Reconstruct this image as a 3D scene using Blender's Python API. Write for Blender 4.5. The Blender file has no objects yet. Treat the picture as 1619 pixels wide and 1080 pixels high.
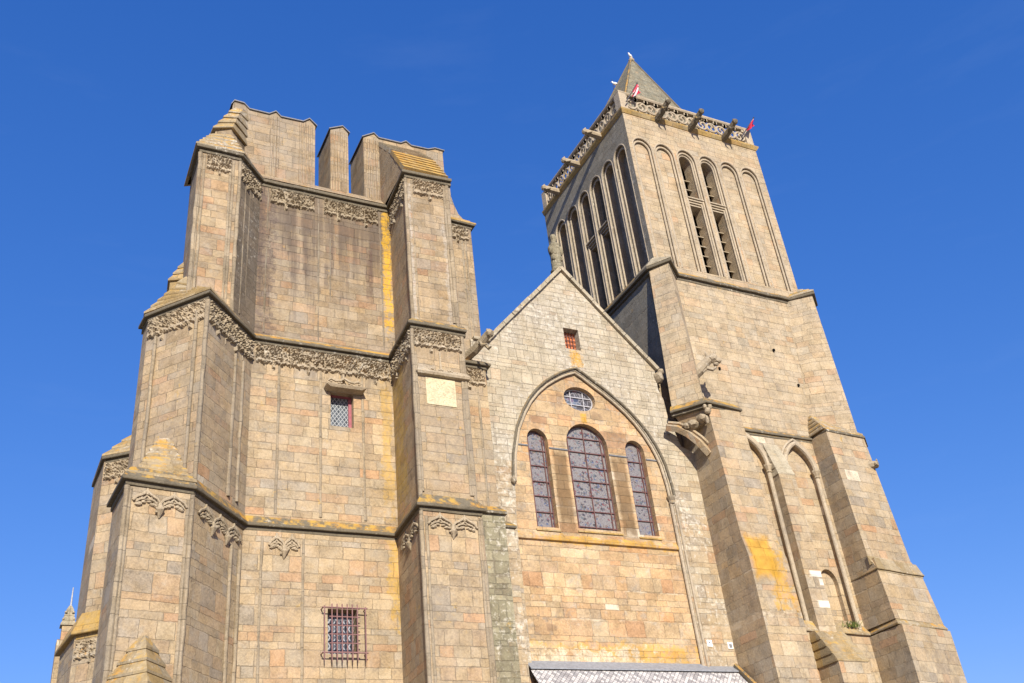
import bpy, bmesh, math, random
from mathutils import Vector, Matrix, noise
from mathutils.geometry import tessellate_polygon
random.seed(7)
R = math.radians

# ------------------------------------------------------------------ camera, world, sun, exposure
scn = bpy.context.scene
col = scn.collection
cam_data = bpy.data.cameras.new("camera")
cam = bpy.data.objects.new("camera", cam_data); col.objects.link(cam)
cam_data.sensor_width = 36.0
cam_data.lens = 36.0 * 1564.07 / 1619.0
cam_data.clip_end = 5000.0
_X = Vector((3390.5, 570.0, 1564.07)).normalized()      # world axes in camera (right, down, forward) terms
_Z = Vector((-294.5, -2540.0, 1564.07)).normalized()
_Y = _Z.cross(_X)
cr = Vector((_X.x, _Y.x, _Z.x)); cd = Vector((_X.y, _Y.y, _Z.y)); cf = Vector((_X.z, _Y.z, _Z.z))
m = Matrix((cr, -cd, -cf)).transposed().to_4x4()
m.translation = Vector((0.0, -30.0, 1.6))
cam.matrix_world = m
scn.camera = cam

SUN = Vector((-0.212, -0.880, 0.423)).normalized()       # direction towards the sun
world = bpy.data.worlds.new("World"); scn.world = world
world.use_nodes = True
wn = world.node_tree.nodes; wl = world.node_tree.links
bg = wn["Background"]
sky = wn.new("ShaderNodeTexSky"); sky.sky_type = 'NISHITA'
sky.sun_disc = False
sky.sun_elevation = math.asin(SUN.z)
sky.sun_rotation = math.atan2(SUN.x, SUN.y)
sky.air_density = 1.0; sky.dust_density = 0.3; sky.ozone_density = 2.5; sky.altitude = 50
tint = wn.new("ShaderNodeMix"); tint.data_type = 'RGBA'; tint.blend_type = 'MULTIPLY'      # a deep, clear blue autumn sky
tint.inputs[0].default_value = 1.0; tint.inputs[7].default_value = (0.411, 0.881, 2.28, 1)
wsp = wn.new("ShaderNodeSeparateColor"); wcb = wn.new("ShaderNodeCombineColor"); wl.new(sky.outputs[0], wsp.inputs[0])
for ch, pw in ((0, 1.244), (1, 0.832), (2, 0.60)):         # grade of the clear sky, channel by channel
    wpw = wn.new("ShaderNodeMath"); wpw.operation = 'POWER'; wpw.inputs[1].default_value = pw
    wl.new(wsp.outputs[ch], wpw.inputs[0]); wl.new(wpw.outputs[0], wcb.inputs[ch])
wl.new(wcb.outputs[0], tint.inputs[6])
wtc = wn.new("ShaderNodeTexCoord"); wmp = wn.new("ShaderNodeMapping"); wmp.inputs['Scale'].default_value = (2.0, 2.0, 11.0); wmp.inputs['Rotation'].default_value = (0.25, 0.1, 0.0)
wno = wn.new("ShaderNodeTexNoise"); wno.inputs['Scale'].default_value = 1.6; wno.inputs['Detail'].default_value = 7.0; wno.inputs['Roughness'].default_value = 0.62
wmr = wn.new("ShaderNodeMapRange"); wmr.inputs[1].default_value = 0.54; wmr.inputs[2].default_value = 0.80; wmr.inputs[4].default_value = 0.025
wmx = wn.new("ShaderNodeMix"); wmx.data_type = 'RGBA'; wmx.inputs[7].default_value = (5.5, 6.6, 8.0, 1)
wl.new(wtc.outputs['Generated'], wmp.inputs[0]); wl.new(wmp.outputs[0], wno.inputs['Vector']); wl.new(wno.outputs[0], wmr.inputs[0])
wl.new(wmr.outputs[0], wmx.inputs[0]); wl.new(tint.outputs[2], wmx.inputs[6]); wl.new(wmx.outputs[2], bg.inputs[0])   # faint wisps high in the air
bg.inputs[1].default_value = 0.096
sun_data = bpy.data.lights.new("sun", 'SUN'); sun_data.energy = 4.9; sun_data.angle = R(0.5)
sun_data.color = (1.0, 0.935, 0.81)
sun = bpy.data.objects.new("sun", sun_data); col.objects.link(sun)
sun.rotation_euler = SUN.to_track_quat('Z', 'Y').to_euler()
sun.location = (-20, -60, 60)
scn.view_settings.view_transform = 'Standard'
scn.view_settings.look = 'None'
scn.view_settings.gamma = 1.0
scn.view_settings.exposure = 0.60

# ------------------------------------------------------------------ materials
class NT:
    def __init__(s, name):
        s.mat = bpy.data.materials.new(name); s.mat.use_nodes = True
        s.t = s.mat.node_tree; s.n = s.t.nodes; s.l = s.t.links
        s.bsdf = s.n["Principled BSDF"]
    def _in(s, sock, v):
        if v is None: return
        if hasattr(v, 'is_output'): s.l.new(v, sock)
        else: sock.default_value = v
    def math(s, op, a, b=None, c=None, clamp=False):
        n = s.n.new("ShaderNodeMath"); n.operation = op; n.use_clamp = clamp
        s._in(n.inputs[0], a); s._in(n.inputs[1], b); s._in(n.inputs[2], c)
        return n.outputs[0]
    def vmath(s, op, a, b=None):
        n = s.n.new("ShaderNodeVectorMath"); n.operation = op
        s._in(n.inputs[0], a); s._in(n.inputs[1], b)
        return n.outputs[0]
    def comb(s, x, y, z=0.0):
        n = s.n.new("ShaderNodeCombineXYZ")
        s._in(n.inputs[0], x); s._in(n.inputs[1], y); s._in(n.inputs[2], z); return n.outputs[0]
    def sep(s, v):
        n = s.n.new("ShaderNodeSeparateXYZ"); s._in(n.inputs[0], v); return n.outputs
    def noise(s, vec, scale, detail=3.0, rough=0.55, dim='3D'):
        n = s.n.new("ShaderNodeTexNoise"); n.noise_dimensions = dim
        if dim == '1D': s._in(n.inputs['W'], vec)
        else: s._in(n.inputs['Vector'], vec)
        n.inputs['Scale'].default_value = scale; n.inputs['Detail'].default_value = detail
        n.inputs['Roughness'].default_value = rough
        return n.outputs[0]
    def n_col(s, vec, scale, detail):
        n = s.n.new("ShaderNodeTexNoise"); s._in(n.inputs['Vector'], vec)
        n.inputs['Scale'].default_value = scale; n.inputs['Detail'].default_value = detail
        return n.outputs['Color']
    def white(s, vec):
        n = s.n.new("ShaderNodeTexWhiteNoise"); n.noise_dimensions = '3D'
        s._in(n.inputs['Vector'], vec); return n.outputs
    def rng(s, v, a, b, c=0.0, d=1.0, smooth=True):
        n = s.n.new("ShaderNodeMapRange"); n.interpolation_type = 'SMOOTHSTEP' if smooth else 'LINEAR'
        s._in(n.inputs[0], v)
        for i, q in enumerate((a, b, c, d)): s._in(n.inputs[1 + i], q)
        return n.outputs[0]
    def ramp(s, v, cols, const=True):
        n = s.n.new("ShaderNodeValToRGB"); s._in(n.inputs[0], v)
        e = n.color_ramp.elements
        n.color_ramp.interpolation = 'CONSTANT' if const else 'LINEAR'
        k = len(cols)
        for i, c in enumerate(cols):
            p = i / k if const else i / max(1, k - 1)
            el = e[i] if i < 2 else e.new(p)
            el.position = p; el.color = (*c, 1)
        return n.outputs[0]
    def mix(s, f, a, b, mode='MIX'):
        n = s.n.new("ShaderNodeMix"); n.data_type = 'RGBA'; n.blend_type = mode
        s._in(n.inputs[0], f)
        for sock, v in ((n.inputs[6], a), (n.inputs[7], b)):
            if isinstance(v, tuple) and len(v) == 3: v = (*v, 1)
            s._in(sock, v)
        return n.outputs[2]
    def uv(s):
        n = s.n.new("ShaderNodeUVMap"); n.uv_map = "UVMap"; return n.outputs[0]
    def pos(s):
        return s.n.new("ShaderNodeNewGeometry").outputs['Position']
    def nrm(s):
        return s.n.new("ShaderNodeNewGeometry").outputs['True Normal']
    def bump(s, h, strength, dist):
        n = s.n.new("ShaderNodeBump"); n.inputs['Strength'].default_value = strength
        n.inputs['Distance'].default_value = dist; s._in(n.inputs['Height'], h)
        s.l.new(n.outputs[0], s.bsdf.inputs['Normal'])
    def done(s, c, rough=0.9, spec=0.2):
        s._in(s.bsdf.inputs['Base Color'], (*c, 1) if isinstance(c, tuple) and len(c) == 3 else c)
        s._in(s.bsdf.inputs['Roughness'], rough)
        s.bsdf.inputs['Specular IOR Level'].default_value = spec
        return s.mat

YEL = (0.44, 0.27, 0.055); ORA = (0.43, 0.225, 0.045)
def stone(name, cols, mortar=(0.42, 0.33, 0.23), w0=0.62, h=0.31, mw=0.014, grey=0.3, greycol=(0.25, 0.22, 0.18),
          yel=0.0, white=0.0, stains=(), patches=(), topyel=0.35, blocks=True, jit=0.30, mortar_f=0.52, dirt=0.32, even=0.27, crust=0.55, odd=0.40, palebl=0.004):
    k = NT(name); cols = [(cc[0] * 0.875, cc[1] * 0.885, cc[2] * 0.85) for cc in cols]
    uv = k.uv(); P = k.pos()
    su = k.sep(uv); u, v = su[0], su[1]
    big = k.noise(P, 0.35, 4); mid = k.noise(P, 1.7, 5, 0.6); fine = k.noise(P, 14.0, 4, 0.65); speck = k.noise(P, 55.0, 2, 0.6)
    if blocks:
        wv = k.sep(k.vmath('SUBTRACT', k.n_col(P, 3.2, 3), (0.5, 0.5, 0.5)))
        u = k.math('MULTIPLY_ADD', wv[0], 0.085, u); v = k.math('MULTIPLY_ADD', wv[1], 0.060, v)
        v1 = k.math('ADD', v, k.math('MULTIPLY', k.math('SUBTRACT', k.noise(v, 1.25, 1, 0.5, '1D'), 0.5), 0.62))
        vr = k.math('DIVIDE', v1, h); row = k.math('FLOOR', vr); fy = k.math('FRACT', vr)
        rr = k.white(k.comb(row, 3.7, 1.3))[0]
        w = k.math('MULTIPLY', k.math('MULTIPLY_ADD', rr, 0.75, 0.65), w0)
        wob = k.noise(k.comb(k.math('MULTIPLY', u, 1.1), k.math('MULTIPLY', row, 5.3)), 1.0, 1)
        u1 = k.math('ADD', k.math('MULTIPLY_ADD', wob, w0 * 0.9, u), k.math('MULTIPLY', rr, 31.7))
        ur = k.math('DIVIDE', u1, w); cl = k.math('FLOOR', ur); fx = k.math('FRACT', ur)
        # some blocks are cut into two courses
        idv = k.comb(row, cl, 0.5)
        wn_ = k.white(idv); r1 = wn_[0]; rs = k.sep(wn_[1])
        dx = k.math('MULTIPLY', k.math('MINIMUM', fx, k.math('SUBTRACT', 1.0, fx)), w)
        dy = k.math('MULTIPLY', k.math('MINIMUM', fy, k.math('SUBTRACT', 1.0, fy)), h)
        d = k.math('ADD', k.math('MINIMUM', dx, dy), k.math('MULTIPLY', k.math('SUBTRACT', fine, 0.5), 0.035))
        mort = k.rng(d, mw * 0.35, mw * 1.25, 1.0, 0.0)
        c = k.ramp(r1, cols, False)
        avg = tuple(sum(q[i] for q in cols) / len(cols) for i in range(3))
        c = k.mix(even, c, avg)
        # veins and iron staining inside a block, odd blocks of rusty or pale stone
        inb = k.noise(k.vmath('ADD', P, k.comb(k.math('MULTIPLY', r1, 37.0), k.math('MULTIPLY', rs[0], 23.0), 0.0)), 2.0, 4, 0.65)
        c = k.mix(k.math('MULTIPLY', k.rng(inb, 0.46, 0.68), odd), c, (0.39, 0.275, 0.145))
        c = k.mix(k.math('MULTIPLY', k.rng(inb, 0.46, 0.30), odd), c, (0.325, 0.29, 0.235))
        c = k.mix(k.math('MULTIPLY', k.math('GREATER_THAN', rs[2], 0.965), min(1.0, odd * 1.5)), c, (0.40, 0.225, 0.115))
        c = k.mix(k.math('MULTIPLY', k.math('LESS_THAN', rs[2], palebl), 0.75), c, (0.56, 0.48, 0.36))
        vj = k.math('MULTIPLY_ADD', rs[1], jit, 1.0 - jit * 0.5)
        c = k.mix(1.0, c, k.comb(vj, vj, vj), 'MULTIPLY')
    else:
        mort = None; c = k.ramp(mid, cols, False); rs = None
    # mottling of the granite
    mv = k.math('ADD', k.rng(mid, 0.28, 0.72, 0.78, 1.15), k.math('ADD', k.rng(fine, 0.3, 0.7, -0.15, 0.14), k.rng(speck, 0.32, 0.68, -0.13, 0.13)))
    c = k.mix(1.0, c, k.comb(mv, mv, mv), 'MULTIPLY')
    # weathered crust in patches that ignore the joints
    bl = k.noise(P, 4.2, 6, 0.7)
    c = k.mix(k.math('MULTIPLY', k.rng(k.math('ADD', k.math('MULTIPLY', bl, 0.7), k.math('MULTIPLY', big, 0.4)), 0.56, 0.74), crust), c, (0.15, 0.12, 0.09))
    c = k.mix(k.math('MULTIPLY', k.rng(bl, 0.40, 0.26), crust * 0.6), c, (0.50, 0.42, 0.31))
    if mort is not None:
        # old joints: pale where repointed, dark and open where washed out
        jn = k.noise(P, 1.3, 5, 0.65)
        mc = k.mix(k.rng(jn, 0.46, 0.56), mortar, (0.14, 0.11, 0.08))
        c = k.mix(k.math('MULTIPLY', mort, k.math('MULTIPLY', k.rng(k.noise(P, 2.3, 4, 0.6), 0.36, 0.62, 0.05, 1.0), mortar_f)), c, mc)
    gm = k.math('MULTIPLY', k.rng(k.math('ADD', k.math('MULTIPLY', big, 0.6), k.math('MULTIPLY', mid, 0.5)), 0.47, 0.68), grey)
    c = k.mix(gm, c, greycol)
    # rain streaks: dark, stretched along the height
    st = k.noise(k.comb(k.math('MULTIPLY', u, 2.3), k.math('MULTIPLY', v, 0.10)), 1.0, 4, 0.6)
    st = k.math('ADD', st, k.math('MULTIPLY', k.math('SUBTRACT', mid, 0.5), 0.5))
    c = k.mix(k.math('MULTIPLY', k.rng(st, 0.52, 0.72), dirt), c, (0.13, 0.105, 0.08))
    z = k.sep(P)[2]
    for (zt, zb, amt, thr) in stains:          # water stains that run down from a ledge at zt
        mk = k.math('MULTIPLY', k.rng(z, zb, zt), k.math('LESS_THAN', z, zt + 0.2))
        s2 = k.rng(k.math('ADD', k.math('ADD', st, k.math('MULTIPLY', k.math('SUBTRACT', fine, 0.5), 0.25)), k.math('MULTIPLY', mk, 0.28)), thr, thr + 0.26)
        c = k.mix(k.math('MULTIPLY', k.math('MULTIPLY', s2, k.rng(mk, 0.0, 0.25)), amt), c, (0.075, 0.055, 0.045))
    if white > 0:
        wl_ = k.noise(P, 5.0, 6, 0.75)
        wm = k.rng(k.math('ADD', k.math('MULTIPLY', wl_, 0.75), k.math('MULTIPLY', big, 0.35)), 0.62 - 0.14 * white, 0.74 - 0.10 * white)
        c = k.mix(k.math('MULTIPLY', wm, 0.72), c, (0.56, 0.515, 0.43))
    if yel > 0:
        yl = k.noise(P, 2.6, 6, 0.72)
        ym = k.rng(k.math('ADD', k.math('MULTIPLY', yl, 0.8), k.math('MULTIPLY', big, 0.3)), 0.70 - 0.16 * yel, 0.80 - 0.14 * yel)
        c = k.mix(k.math('MULTIPLY', ym, 0.75), c, YEL)
    if topyel > 0:                             # lichen settles on faces that look up
        nz = k.sep(k.nrm())[2]
        tm = k.math('MULTIPLY', k.rng(nz, 0.25, 0.5), k.rng(k.math('ADD', k.math('MULTIPLY', k.noise(P, 3.1, 5, 0.7), 0.75), k.math('MULTIPLY', big, 0.35)), 0.66 - 0.22 * topyel, 0.76 - 0.16 * topyel))
        c = k.mix(k.math('MULTIPLY', tm, 0.85), c, k.mix(k.rng(mid, 0.4, 0.6), ORA, YEL))
    for (cx, hf, pc, amp, amt) in patches:     # a stain or lichen patch of its own at one spot
        q = k.vmath('ABSOLUTE', k.vmath('SUBTRACT', P, cx))
        q = k.sep(k.vmath('DIVIDE', q, hf))
        dd = k.math('MAXIMUM', k.math('MAXIMUM', q[0], q[1]), q[2])
        dd = k.math('ADD', dd, k.math('MULTIPLY', k.math('SUBTRACT', k.noise(P, 2.4, 6, 0.75), 0.5), amp * 2.6))
        mk_ = k.rng(dd, 1.05, 0.60)
        if amp > 0.3: mk_ = k.math('MULTIPLY', mk_, k.rng(k.math('ADD', k.math('ADD', k.math('MULTIPLY', fine, 0.45), k.math('MULTIPLY', speck, 0.25)), k.math('MULTIPLY', bl, 0.3)), 0.42, 0.54, 0.30, 1.0))
        pcv = k.rng(mid, 0.3, 0.7, 0.75, 1.15)
        c = k.mix(k.math('MULTIPLY', mk_, amt), c, k.mix(1.0, pc, k.comb(pcv, pcv, pcv), 'MULTIPLY'))
    hgt = k.math('ADD', k.math('MULTIPLY', fine, 0.35), k.math('MULTIPLY', mid, 0.4))
    if mort is not None:
        hgt = k.math('SUBTRACT', hgt, k.math('MULTIPLY', mort, 0.6))
        hgt = k.math('ADD', hgt, k.math('MULTIPLY', rs[0], 0.5))
    k.bump(hgt, 0.8, 0.04)
    return k.done(c, 0.92, 0.15)

TAN = [(0.388, 0.276, 0.168), (0.427, 0.315, 0.196), (0.349, 0.257, 0.168), (0.456, 0.334, 0.205), (0.330, 0.276, 0.214), (0.408, 0.296, 0.177),
       (0.485, 0.381, 0.252), (0.437, 0.257, 0.140), (0.368, 0.276, 0.186), (0.417, 0.324, 0.214), (0.311, 0.267, 0.224), (0.456, 0.315, 0.177)]
BRN = [(0.314, 0.223, 0.137), (0.274, 0.204, 0.137), (0.353, 0.257, 0.161), (0.245, 0.189, 0.137), (0.333, 0.232, 0.131), (0.372, 0.204, 0.112),
       (0.284, 0.232, 0.185), (0.333, 0.253, 0.165), (0.392, 0.301, 0.196)]
PALE = [(0.419, 0.325, 0.217), (0.447, 0.352, 0.241), (0.391, 0.311, 0.221), (0.437, 0.320, 0.204), (0.372, 0.315, 0.245), (0.466, 0.366, 0.250),
        (0.429, 0.329, 0.212), (0.456, 0.311, 0.189), (0.401, 0.339, 0.258)]
ORG = [(0.460, 0.288, 0.155), (0.520, 0.316, 0.163), (0.440, 0.335, 0.215), (0.530, 0.391, 0.241), (0.480, 0.251, 0.112), (0.400, 0.307, 0.215),
       (0.550, 0.372, 0.215), (0.450, 0.307, 0.172), (0.500, 0.363, 0.224)]
GRY = [(0.420, 0.351, 0.261), (0.470, 0.399, 0.296), (0.380, 0.318, 0.235), (0.450, 0.370, 0.270), (0.500, 0.427, 0.322), (0.400, 0.314, 0.217)]

M = {}
M['low'] = stone("granite_lower", TAN, grey=0.22, yel=0.25, mw=0.012, w0=0.64, h=0.34, jit=0.17, dirt=0.14,
                 patches=[((11.35, 0.0, 12.4), (0.30, 1.0, 1.7), YEL, 1.3, 0.75)])
M['mid'] = stone("granite_middle", TAN, palebl=0.012, grey=0.30, yel=0.25, mw=0.012, w0=0.66, h=0.34, jit=0.19, dirt=0.22, stains=[(20.6, 18.3, 0.35, 0.66)],
                 patches=[((11.2, 0.0, 17.5), (0.22, 0.8, 3.2), YEL, 1.5, 0.6)])
M['side'] = stone("granite_shaded_side", [tuple(1.18 * q for q in c_) for c_ in BRN], odd=0.25, palebl=0, grey=0.4, yel=0.30, mw=0.012, w0=0.7, h=0.34, jit=0.2, dirt=0.35, greycol=(0.30, 0.25, 0.17),  # browner than the fronts: flank shade put into the colour, plus lichen
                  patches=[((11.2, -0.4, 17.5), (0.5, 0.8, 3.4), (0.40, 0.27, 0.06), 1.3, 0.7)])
M['up'] = stone("granite_upper_stained", BRN, odd=0.25, palebl=0, grey=0.40, yel=0.15, mw=0.013, w0=0.62, h=0.33, jit=0.26, dirt=0.5, mortar=(0.34, 0.27, 0.20),
                stains=[(28.1, 21.5, 0.68, 0.53)],
                patches=[((11.47, 0.15, 25.2), (0.21, 0.5, 3.2), (0.50, 0.29, 0.03), 1.2, 0.92), ((6.62, 0.1, 24.6), (0.42, 0.6, 4.2), (0.10, 0.075, 0.065), 1.1, 0.75),
                         ((10.7, 0.15, 24.8), (0.16, 0.4, 1.4), (0.10, 0.06, 0.05), 0.8, 0.6)])
M['upb'] = stone("granite_upper_buttress", BRN + TAN[:4], grey=0.45, yel=0.20, mw=0.012, w0=0.62, h=0.33, jit=0.22, dirt=0.30, stains=[(28.1, 25.8, 0.5, 0.64)],
                 patches=[((11.52, -2.3, 24.0), (0.18, 0.5, 3.6), (0.40, 0.37, 0.32), 1.3, 0.65), ((13.1, -2.3, 23.5), (0.2, 0.5, 3.0), (0.38, 0.35, 0.30), 1.6, 0.5)])
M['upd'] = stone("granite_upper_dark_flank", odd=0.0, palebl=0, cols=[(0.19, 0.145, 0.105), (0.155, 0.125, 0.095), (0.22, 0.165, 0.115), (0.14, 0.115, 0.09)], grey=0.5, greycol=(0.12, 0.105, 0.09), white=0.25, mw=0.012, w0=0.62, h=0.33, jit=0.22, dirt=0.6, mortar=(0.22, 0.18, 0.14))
M['top'] = stone("granite_ragged_top", odd=0.2, palebl=0, cols=BRN + TAN[:5], grey=0.55, yel=0.15, mw=0.011, w0=0.55, h=0.3, jit=0.2, dirt=0.25)
M['tower'] = stone("granite_bell_tower", PALE, odd=0.28, palebl=0, grey=0.24, greycol=(0.33, 0.27, 0.20), mw=0.009, w0=0.62, h=0.33, jit=0.15, mortar_f=0.55, dirt=0.14, yel=0.08,
                   mortar=(0.46, 0.37, 0.27))
M['tower_n'] = stone("granite_bell_tower_north_shade", odd=0.0, palebl=0, cols=[(0.26, 0.225, 0.175), (0.29, 0.25, 0.195), (0.235, 0.21, 0.17), (0.27, 0.225, 0.165)], grey=0.4, greycol=(0.19, 0.18, 0.15), mw=0.009, w0=0.62, h=0.33, jit=0.15, mortar_f=0.5, dirt=0.2, yel=0.1, white=0.1)  # greyer north stone, darkened further to put the face's shade into the colour
M['tower_low'] = stone("granite_bell_tower_base", TAN + PALE, grey=0.22, mw=0.013, w0=0.72, h=0.40, jit=0.18, mortar=(0.60, 0.50, 0.36), dirt=0.15, yel=0.15,
                  patches=[((25.35, -1.7, 13.35), (0.70, 0.7, 1.05), (0.47, 0.25, 0.03), 0.29, 0.88), ((25.9, -1.7, 12.6), (0.5, 0.7, 1.3), (0.45, 0.25, 0.035), 1.2, 0.8), ((26.3, -1.5, 11.6), (0.5, 0.6, 0.3), ORA, 1.2, 0.6),
                           ((29.35, 0.0, 13.42), (0.46, 0.8, 0.15), (0.74, 0.69, 0.60), 0.03, 0.92), ((29.4, 0.0, 12.16), (0.46, 0.8, 0.16), (0.74, 0.69, 0.60), 0.03, 0.92),
                           ((29.72, 0.0, 11.74), (0.16, 0.8, 0.24), (0.74, 0.69, 0.60), 0.03, 0.92), ((29.45, 0.0, 13.08), (0.12, 0.8, 0.16), (0.66, 0.60, 0.50), 0.03, 0.9)])
M['gable'] = stone("granite_gable_lichened", GRY, odd=0.15, palebl=0, grey=0.35, greycol=(0.30, 0.29, 0.27), white=0.42, mw=0.011, w0=0.52, h=0.25, jit=0.14, mortar=(0.16, 0.135, 0.11), dirt=0.28,
                   patches=[((19.62, 0.0, 22.25), (0.33, 0.5, 0.48), (0.46, 0.24, 0.03), 0.9, 0.92)])
M['gable_low'] = stone("granite_gable_lower", TAN + GRY, grey=0.2, white=0.34, mw=0.012, w0=0.6, h=0.32, jit=0.2, dirt=0.15, yel=0.15)
M['infill'] = stone("granite_infill", ORG, palebl=0.02, odd=0.55, grey=0.12, mw=0.013, w0=0.66, h=0.34, jit=0.24, mortar=(0.60, 0.50, 0.36), dirt=0.10, yel=0.1, topyel=0.2,
                    patches=[((18.25, 0.2, 16.4), (0.36, 0.6, 1.95), (0.15, 0.092, 0.045), 0.29, 0.80), ((20.95, 0.2, 16.3), (0.36, 0.6, 2.0), (0.15, 0.092, 0.045), 0.29, 0.80),
                             ((20.9, 0.2, 18.7), (0.8, 0.6, 0.5), (0.16, 0.11, 0.075), 1.0, 0.6), ((18.4, 0.2, 20.2), (0.35, 0.6, 0.35), (0.15, 0.10, 0.07), 0.8, 0.6),
                             ((17.5, 0.2, 19.2), (0.5, 0.6, 0.25), (0.18, 0.12, 0.08), 0.9, 0.5), ((19.4, 0.2, 14.3), (3.3, 0.6, 0.15), (0.46, 0.26, 0.045), 2.0, 0.85),
                             ((19.62, 0.2, 19.55), (0.16, 0.6, 0.26), (0.48, 0.26, 0.035), 0.5, 0.9), ((20.3, 0.2, 19.7), (0.3, 0.6, 0.25), (0.16, 0.11, 0.08), 0.9, 0.5),
                             ((19.6, 0.2, 10.15), (3.8, 0.6, 0.36), (0.52, 0.29, 0.05), 1.7, 0.75), ((18.2, 0.2, 10.0), (2.0, 0.6, 0.35), (0.55, 0.50, 0.40), 1.8, 0.7),
                             ((17.0, 0.2, 11.0), (0.25, 0.6, 0.16), (0.17, 0.11, 0.07), 0.6, 0.6)])
M['rubble'] = stone("rubble_wall", odd=0.1, palebl=0, cols=[(0.22, 0.19, 0.13), (0.28, 0.24, 0.165), (0.33, 0.285, 0.20), (0.19, 0.165, 0.115)], mortar=(0.13, 0.11, 0.08), w0=0.42, h=0.30, mw=0.03, grey=0.4,
                    greycol=(0.20, 0.19, 0.12), yel=0.2, white=0.3, jit=0.3)
M['carve'] = stone("carved_granite", [(0.37, 0.29, 0.20), (0.43, 0.34, 0.24), (0.32, 0.255, 0.18)], blocks=False, grey=0.4, greycol=(0.26, 0.235, 0.19), white=0.2, yel=0.12, dirt=0.25)
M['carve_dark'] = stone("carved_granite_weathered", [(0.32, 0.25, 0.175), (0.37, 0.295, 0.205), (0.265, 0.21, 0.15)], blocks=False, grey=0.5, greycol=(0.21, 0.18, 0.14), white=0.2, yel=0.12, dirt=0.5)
M['trim'] = stone("string_stone", [(0.13, 0.108, 0.078), (0.17, 0.14, 0.10), (0.10, 0.085, 0.062)], blocks=False, grey=0.4, greycol=(0.085, 0.077, 0.062), yel=0.2, white=0.1, topyel=0.85)  # weathered stone, its colour taken darker for the shaded undersides
M['trim_pale'] = stone("moulding_stone", [(0.42, 0.34, 0.25), (0.47, 0.38, 0.28), (0.36, 0.30, 0.23)], blocks=False, grey=0.35, yel=0.05, topyel=0.5)
M['shaft'] = stone("shaft_stone", odd=0.15, palebl=0, cols=[(0.30, 0.235, 0.165), (0.34, 0.265, 0.18), (0.265, 0.215, 0.16)], blocks=True, w0=3.0, h=0.62, mw=0.016, grey=0.35, yel=0.12, topyel=0, even=0.2)
M['shaft_dark'] = stone("shaft_stone_stained", odd=0.0, palebl=0, cols=[(0.20, 0.155, 0.11), (0.24, 0.19, 0.135), (0.165, 0.13, 0.10)], blocks=True, w0=3.0, h=0.62, mw=0.016, grey=0.4, topyel=0, even=0.2, dirt=0.5)
M['weather'] = stone("weathering_slabs", odd=0.15, palebl=0, cols=[(0.34, 0.25, 0.14), (0.38, 0.28, 0.15), (0.31, 0.25, 0.17), (0.37, 0.24, 0.09)], w0=0.75, h=3.0, mw=0.008, grey=0.45, yel=0.42, white=0.25, topyel=0.58)
M['weather_grey'] = stone("weathering_slabs_grey", odd=0.15, palebl=0, cols=[(0.38, 0.33, 0.25), (0.42, 0.35, 0.25), (0.36, 0.30, 0.22)], w0=0.75, h=3.0, mw=0.008, grey=0.3, yel=0.35, white=0.2, topyel=0.35)
M['orange'] = stone("orange_lichen_slabs", odd=0.15, palebl=0, cols=[(0.42, 0.27, 0.10), (0.45, 0.28, 0.08), (0.38, 0.29, 0.16)], w0=0.7, h=3.0, mw=0.008, grey=0.35, yel=0.65, topyel=0.9)
M['slate_stone'] = stone("spire_shingles", odd=0.15, palebl=0, cols=[(0.215, 0.20, 0.155), (0.26, 0.235, 0.175), (0.185, 0.175, 0.14), (0.24, 0.205, 0.14), (0.30, 0.26, 0.19)], w0=0.28, h=0.19, mw=0.012, mortar=(0.07, 0.065, 0.05),
                         grey=0.25, yel=0.28, topyel=0.22, jit=0.3, greycol=(0.16, 0.16, 0.11))

def flat(name, c, rough=0.6, spec=0.3, metal=0.0, var=0.15, scale=9.0):
    k = NT(name); P = k.pos()
    f = k.rng(k.noise(P, scale, 4), 0.3, 0.7, 1 - var, 1 + var)
    k.bsdf.inputs['Metallic'].default_value = metal
    k.bump(k.noise(P, scale * 3, 3), 0.2, 0.01)
    return k.done(k.mix(1.0, (*c, 1), k.comb(f, f, f), 'MULTIPLY'), rough, spec)
M['bar'] = flat("rusty_red_iron", (0.12, 0.055, 0.05), 0.6)
M['iron'] = flat("faded_red_iron", (0.20, 0.105, 0.10), 0.65)
M['redwood'] = flat("red_painted_frame", (0.27, 0.08, 0.095), 0.5)
M['lead'] = flat("lead_sheet", (0.16, 0.16, 0.165), 0.55, 0.4)
M['zinc'] = flat("zinc_flashing", (0.22, 0.225, 0.24), 0.5, 0.4)
M['dark'] = flat("painted_dark_interior", (0.012, 0.011, 0.010), 0.95, 0.0)  # near-black colour painted for unlit hollows
M['cream'] = stone("cream_limestone", [(0.58, 0.48, 0.31), (0.64, 0.54, 0.36), (0.52, 0.43, 0.28)], blocks=False, grey=0.3, greycol=(0.40, 0.33, 0.23), dirt=0.35, topyel=0)
M['white_iron'] = flat("pale_window_bar", (0.36, 0.35, 0.36), 0.5)
M['wood'] = flat("orange_shutter_wood", (0.42, 0.13, 0.05), 0.6, 0.3, 0.0, 0.3, 4.0)
M['gull'] = flat("white_feathers", (0.80, 0.80, 0.80), 0.7)
M['beak'] = flat("yellow_beak", (0.75, 0.45, 0.08), 0.5)
M['plate'] = flat("white_enamel_plate", (0.85, 0.84, 0.80), 0.4)
M['plate_dark'] = flat("grey_plate_face", (0.16, 0.16, 0.17), 0.4)
M['pole'] = flat("dark_flag_pole", (0.05, 0.045, 0.05), 0.5)
M['leaf'] = flat("grass_blades", (0.11, 0.14, 0.035), 0.7, 0.2, 0, 0.4)

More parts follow.
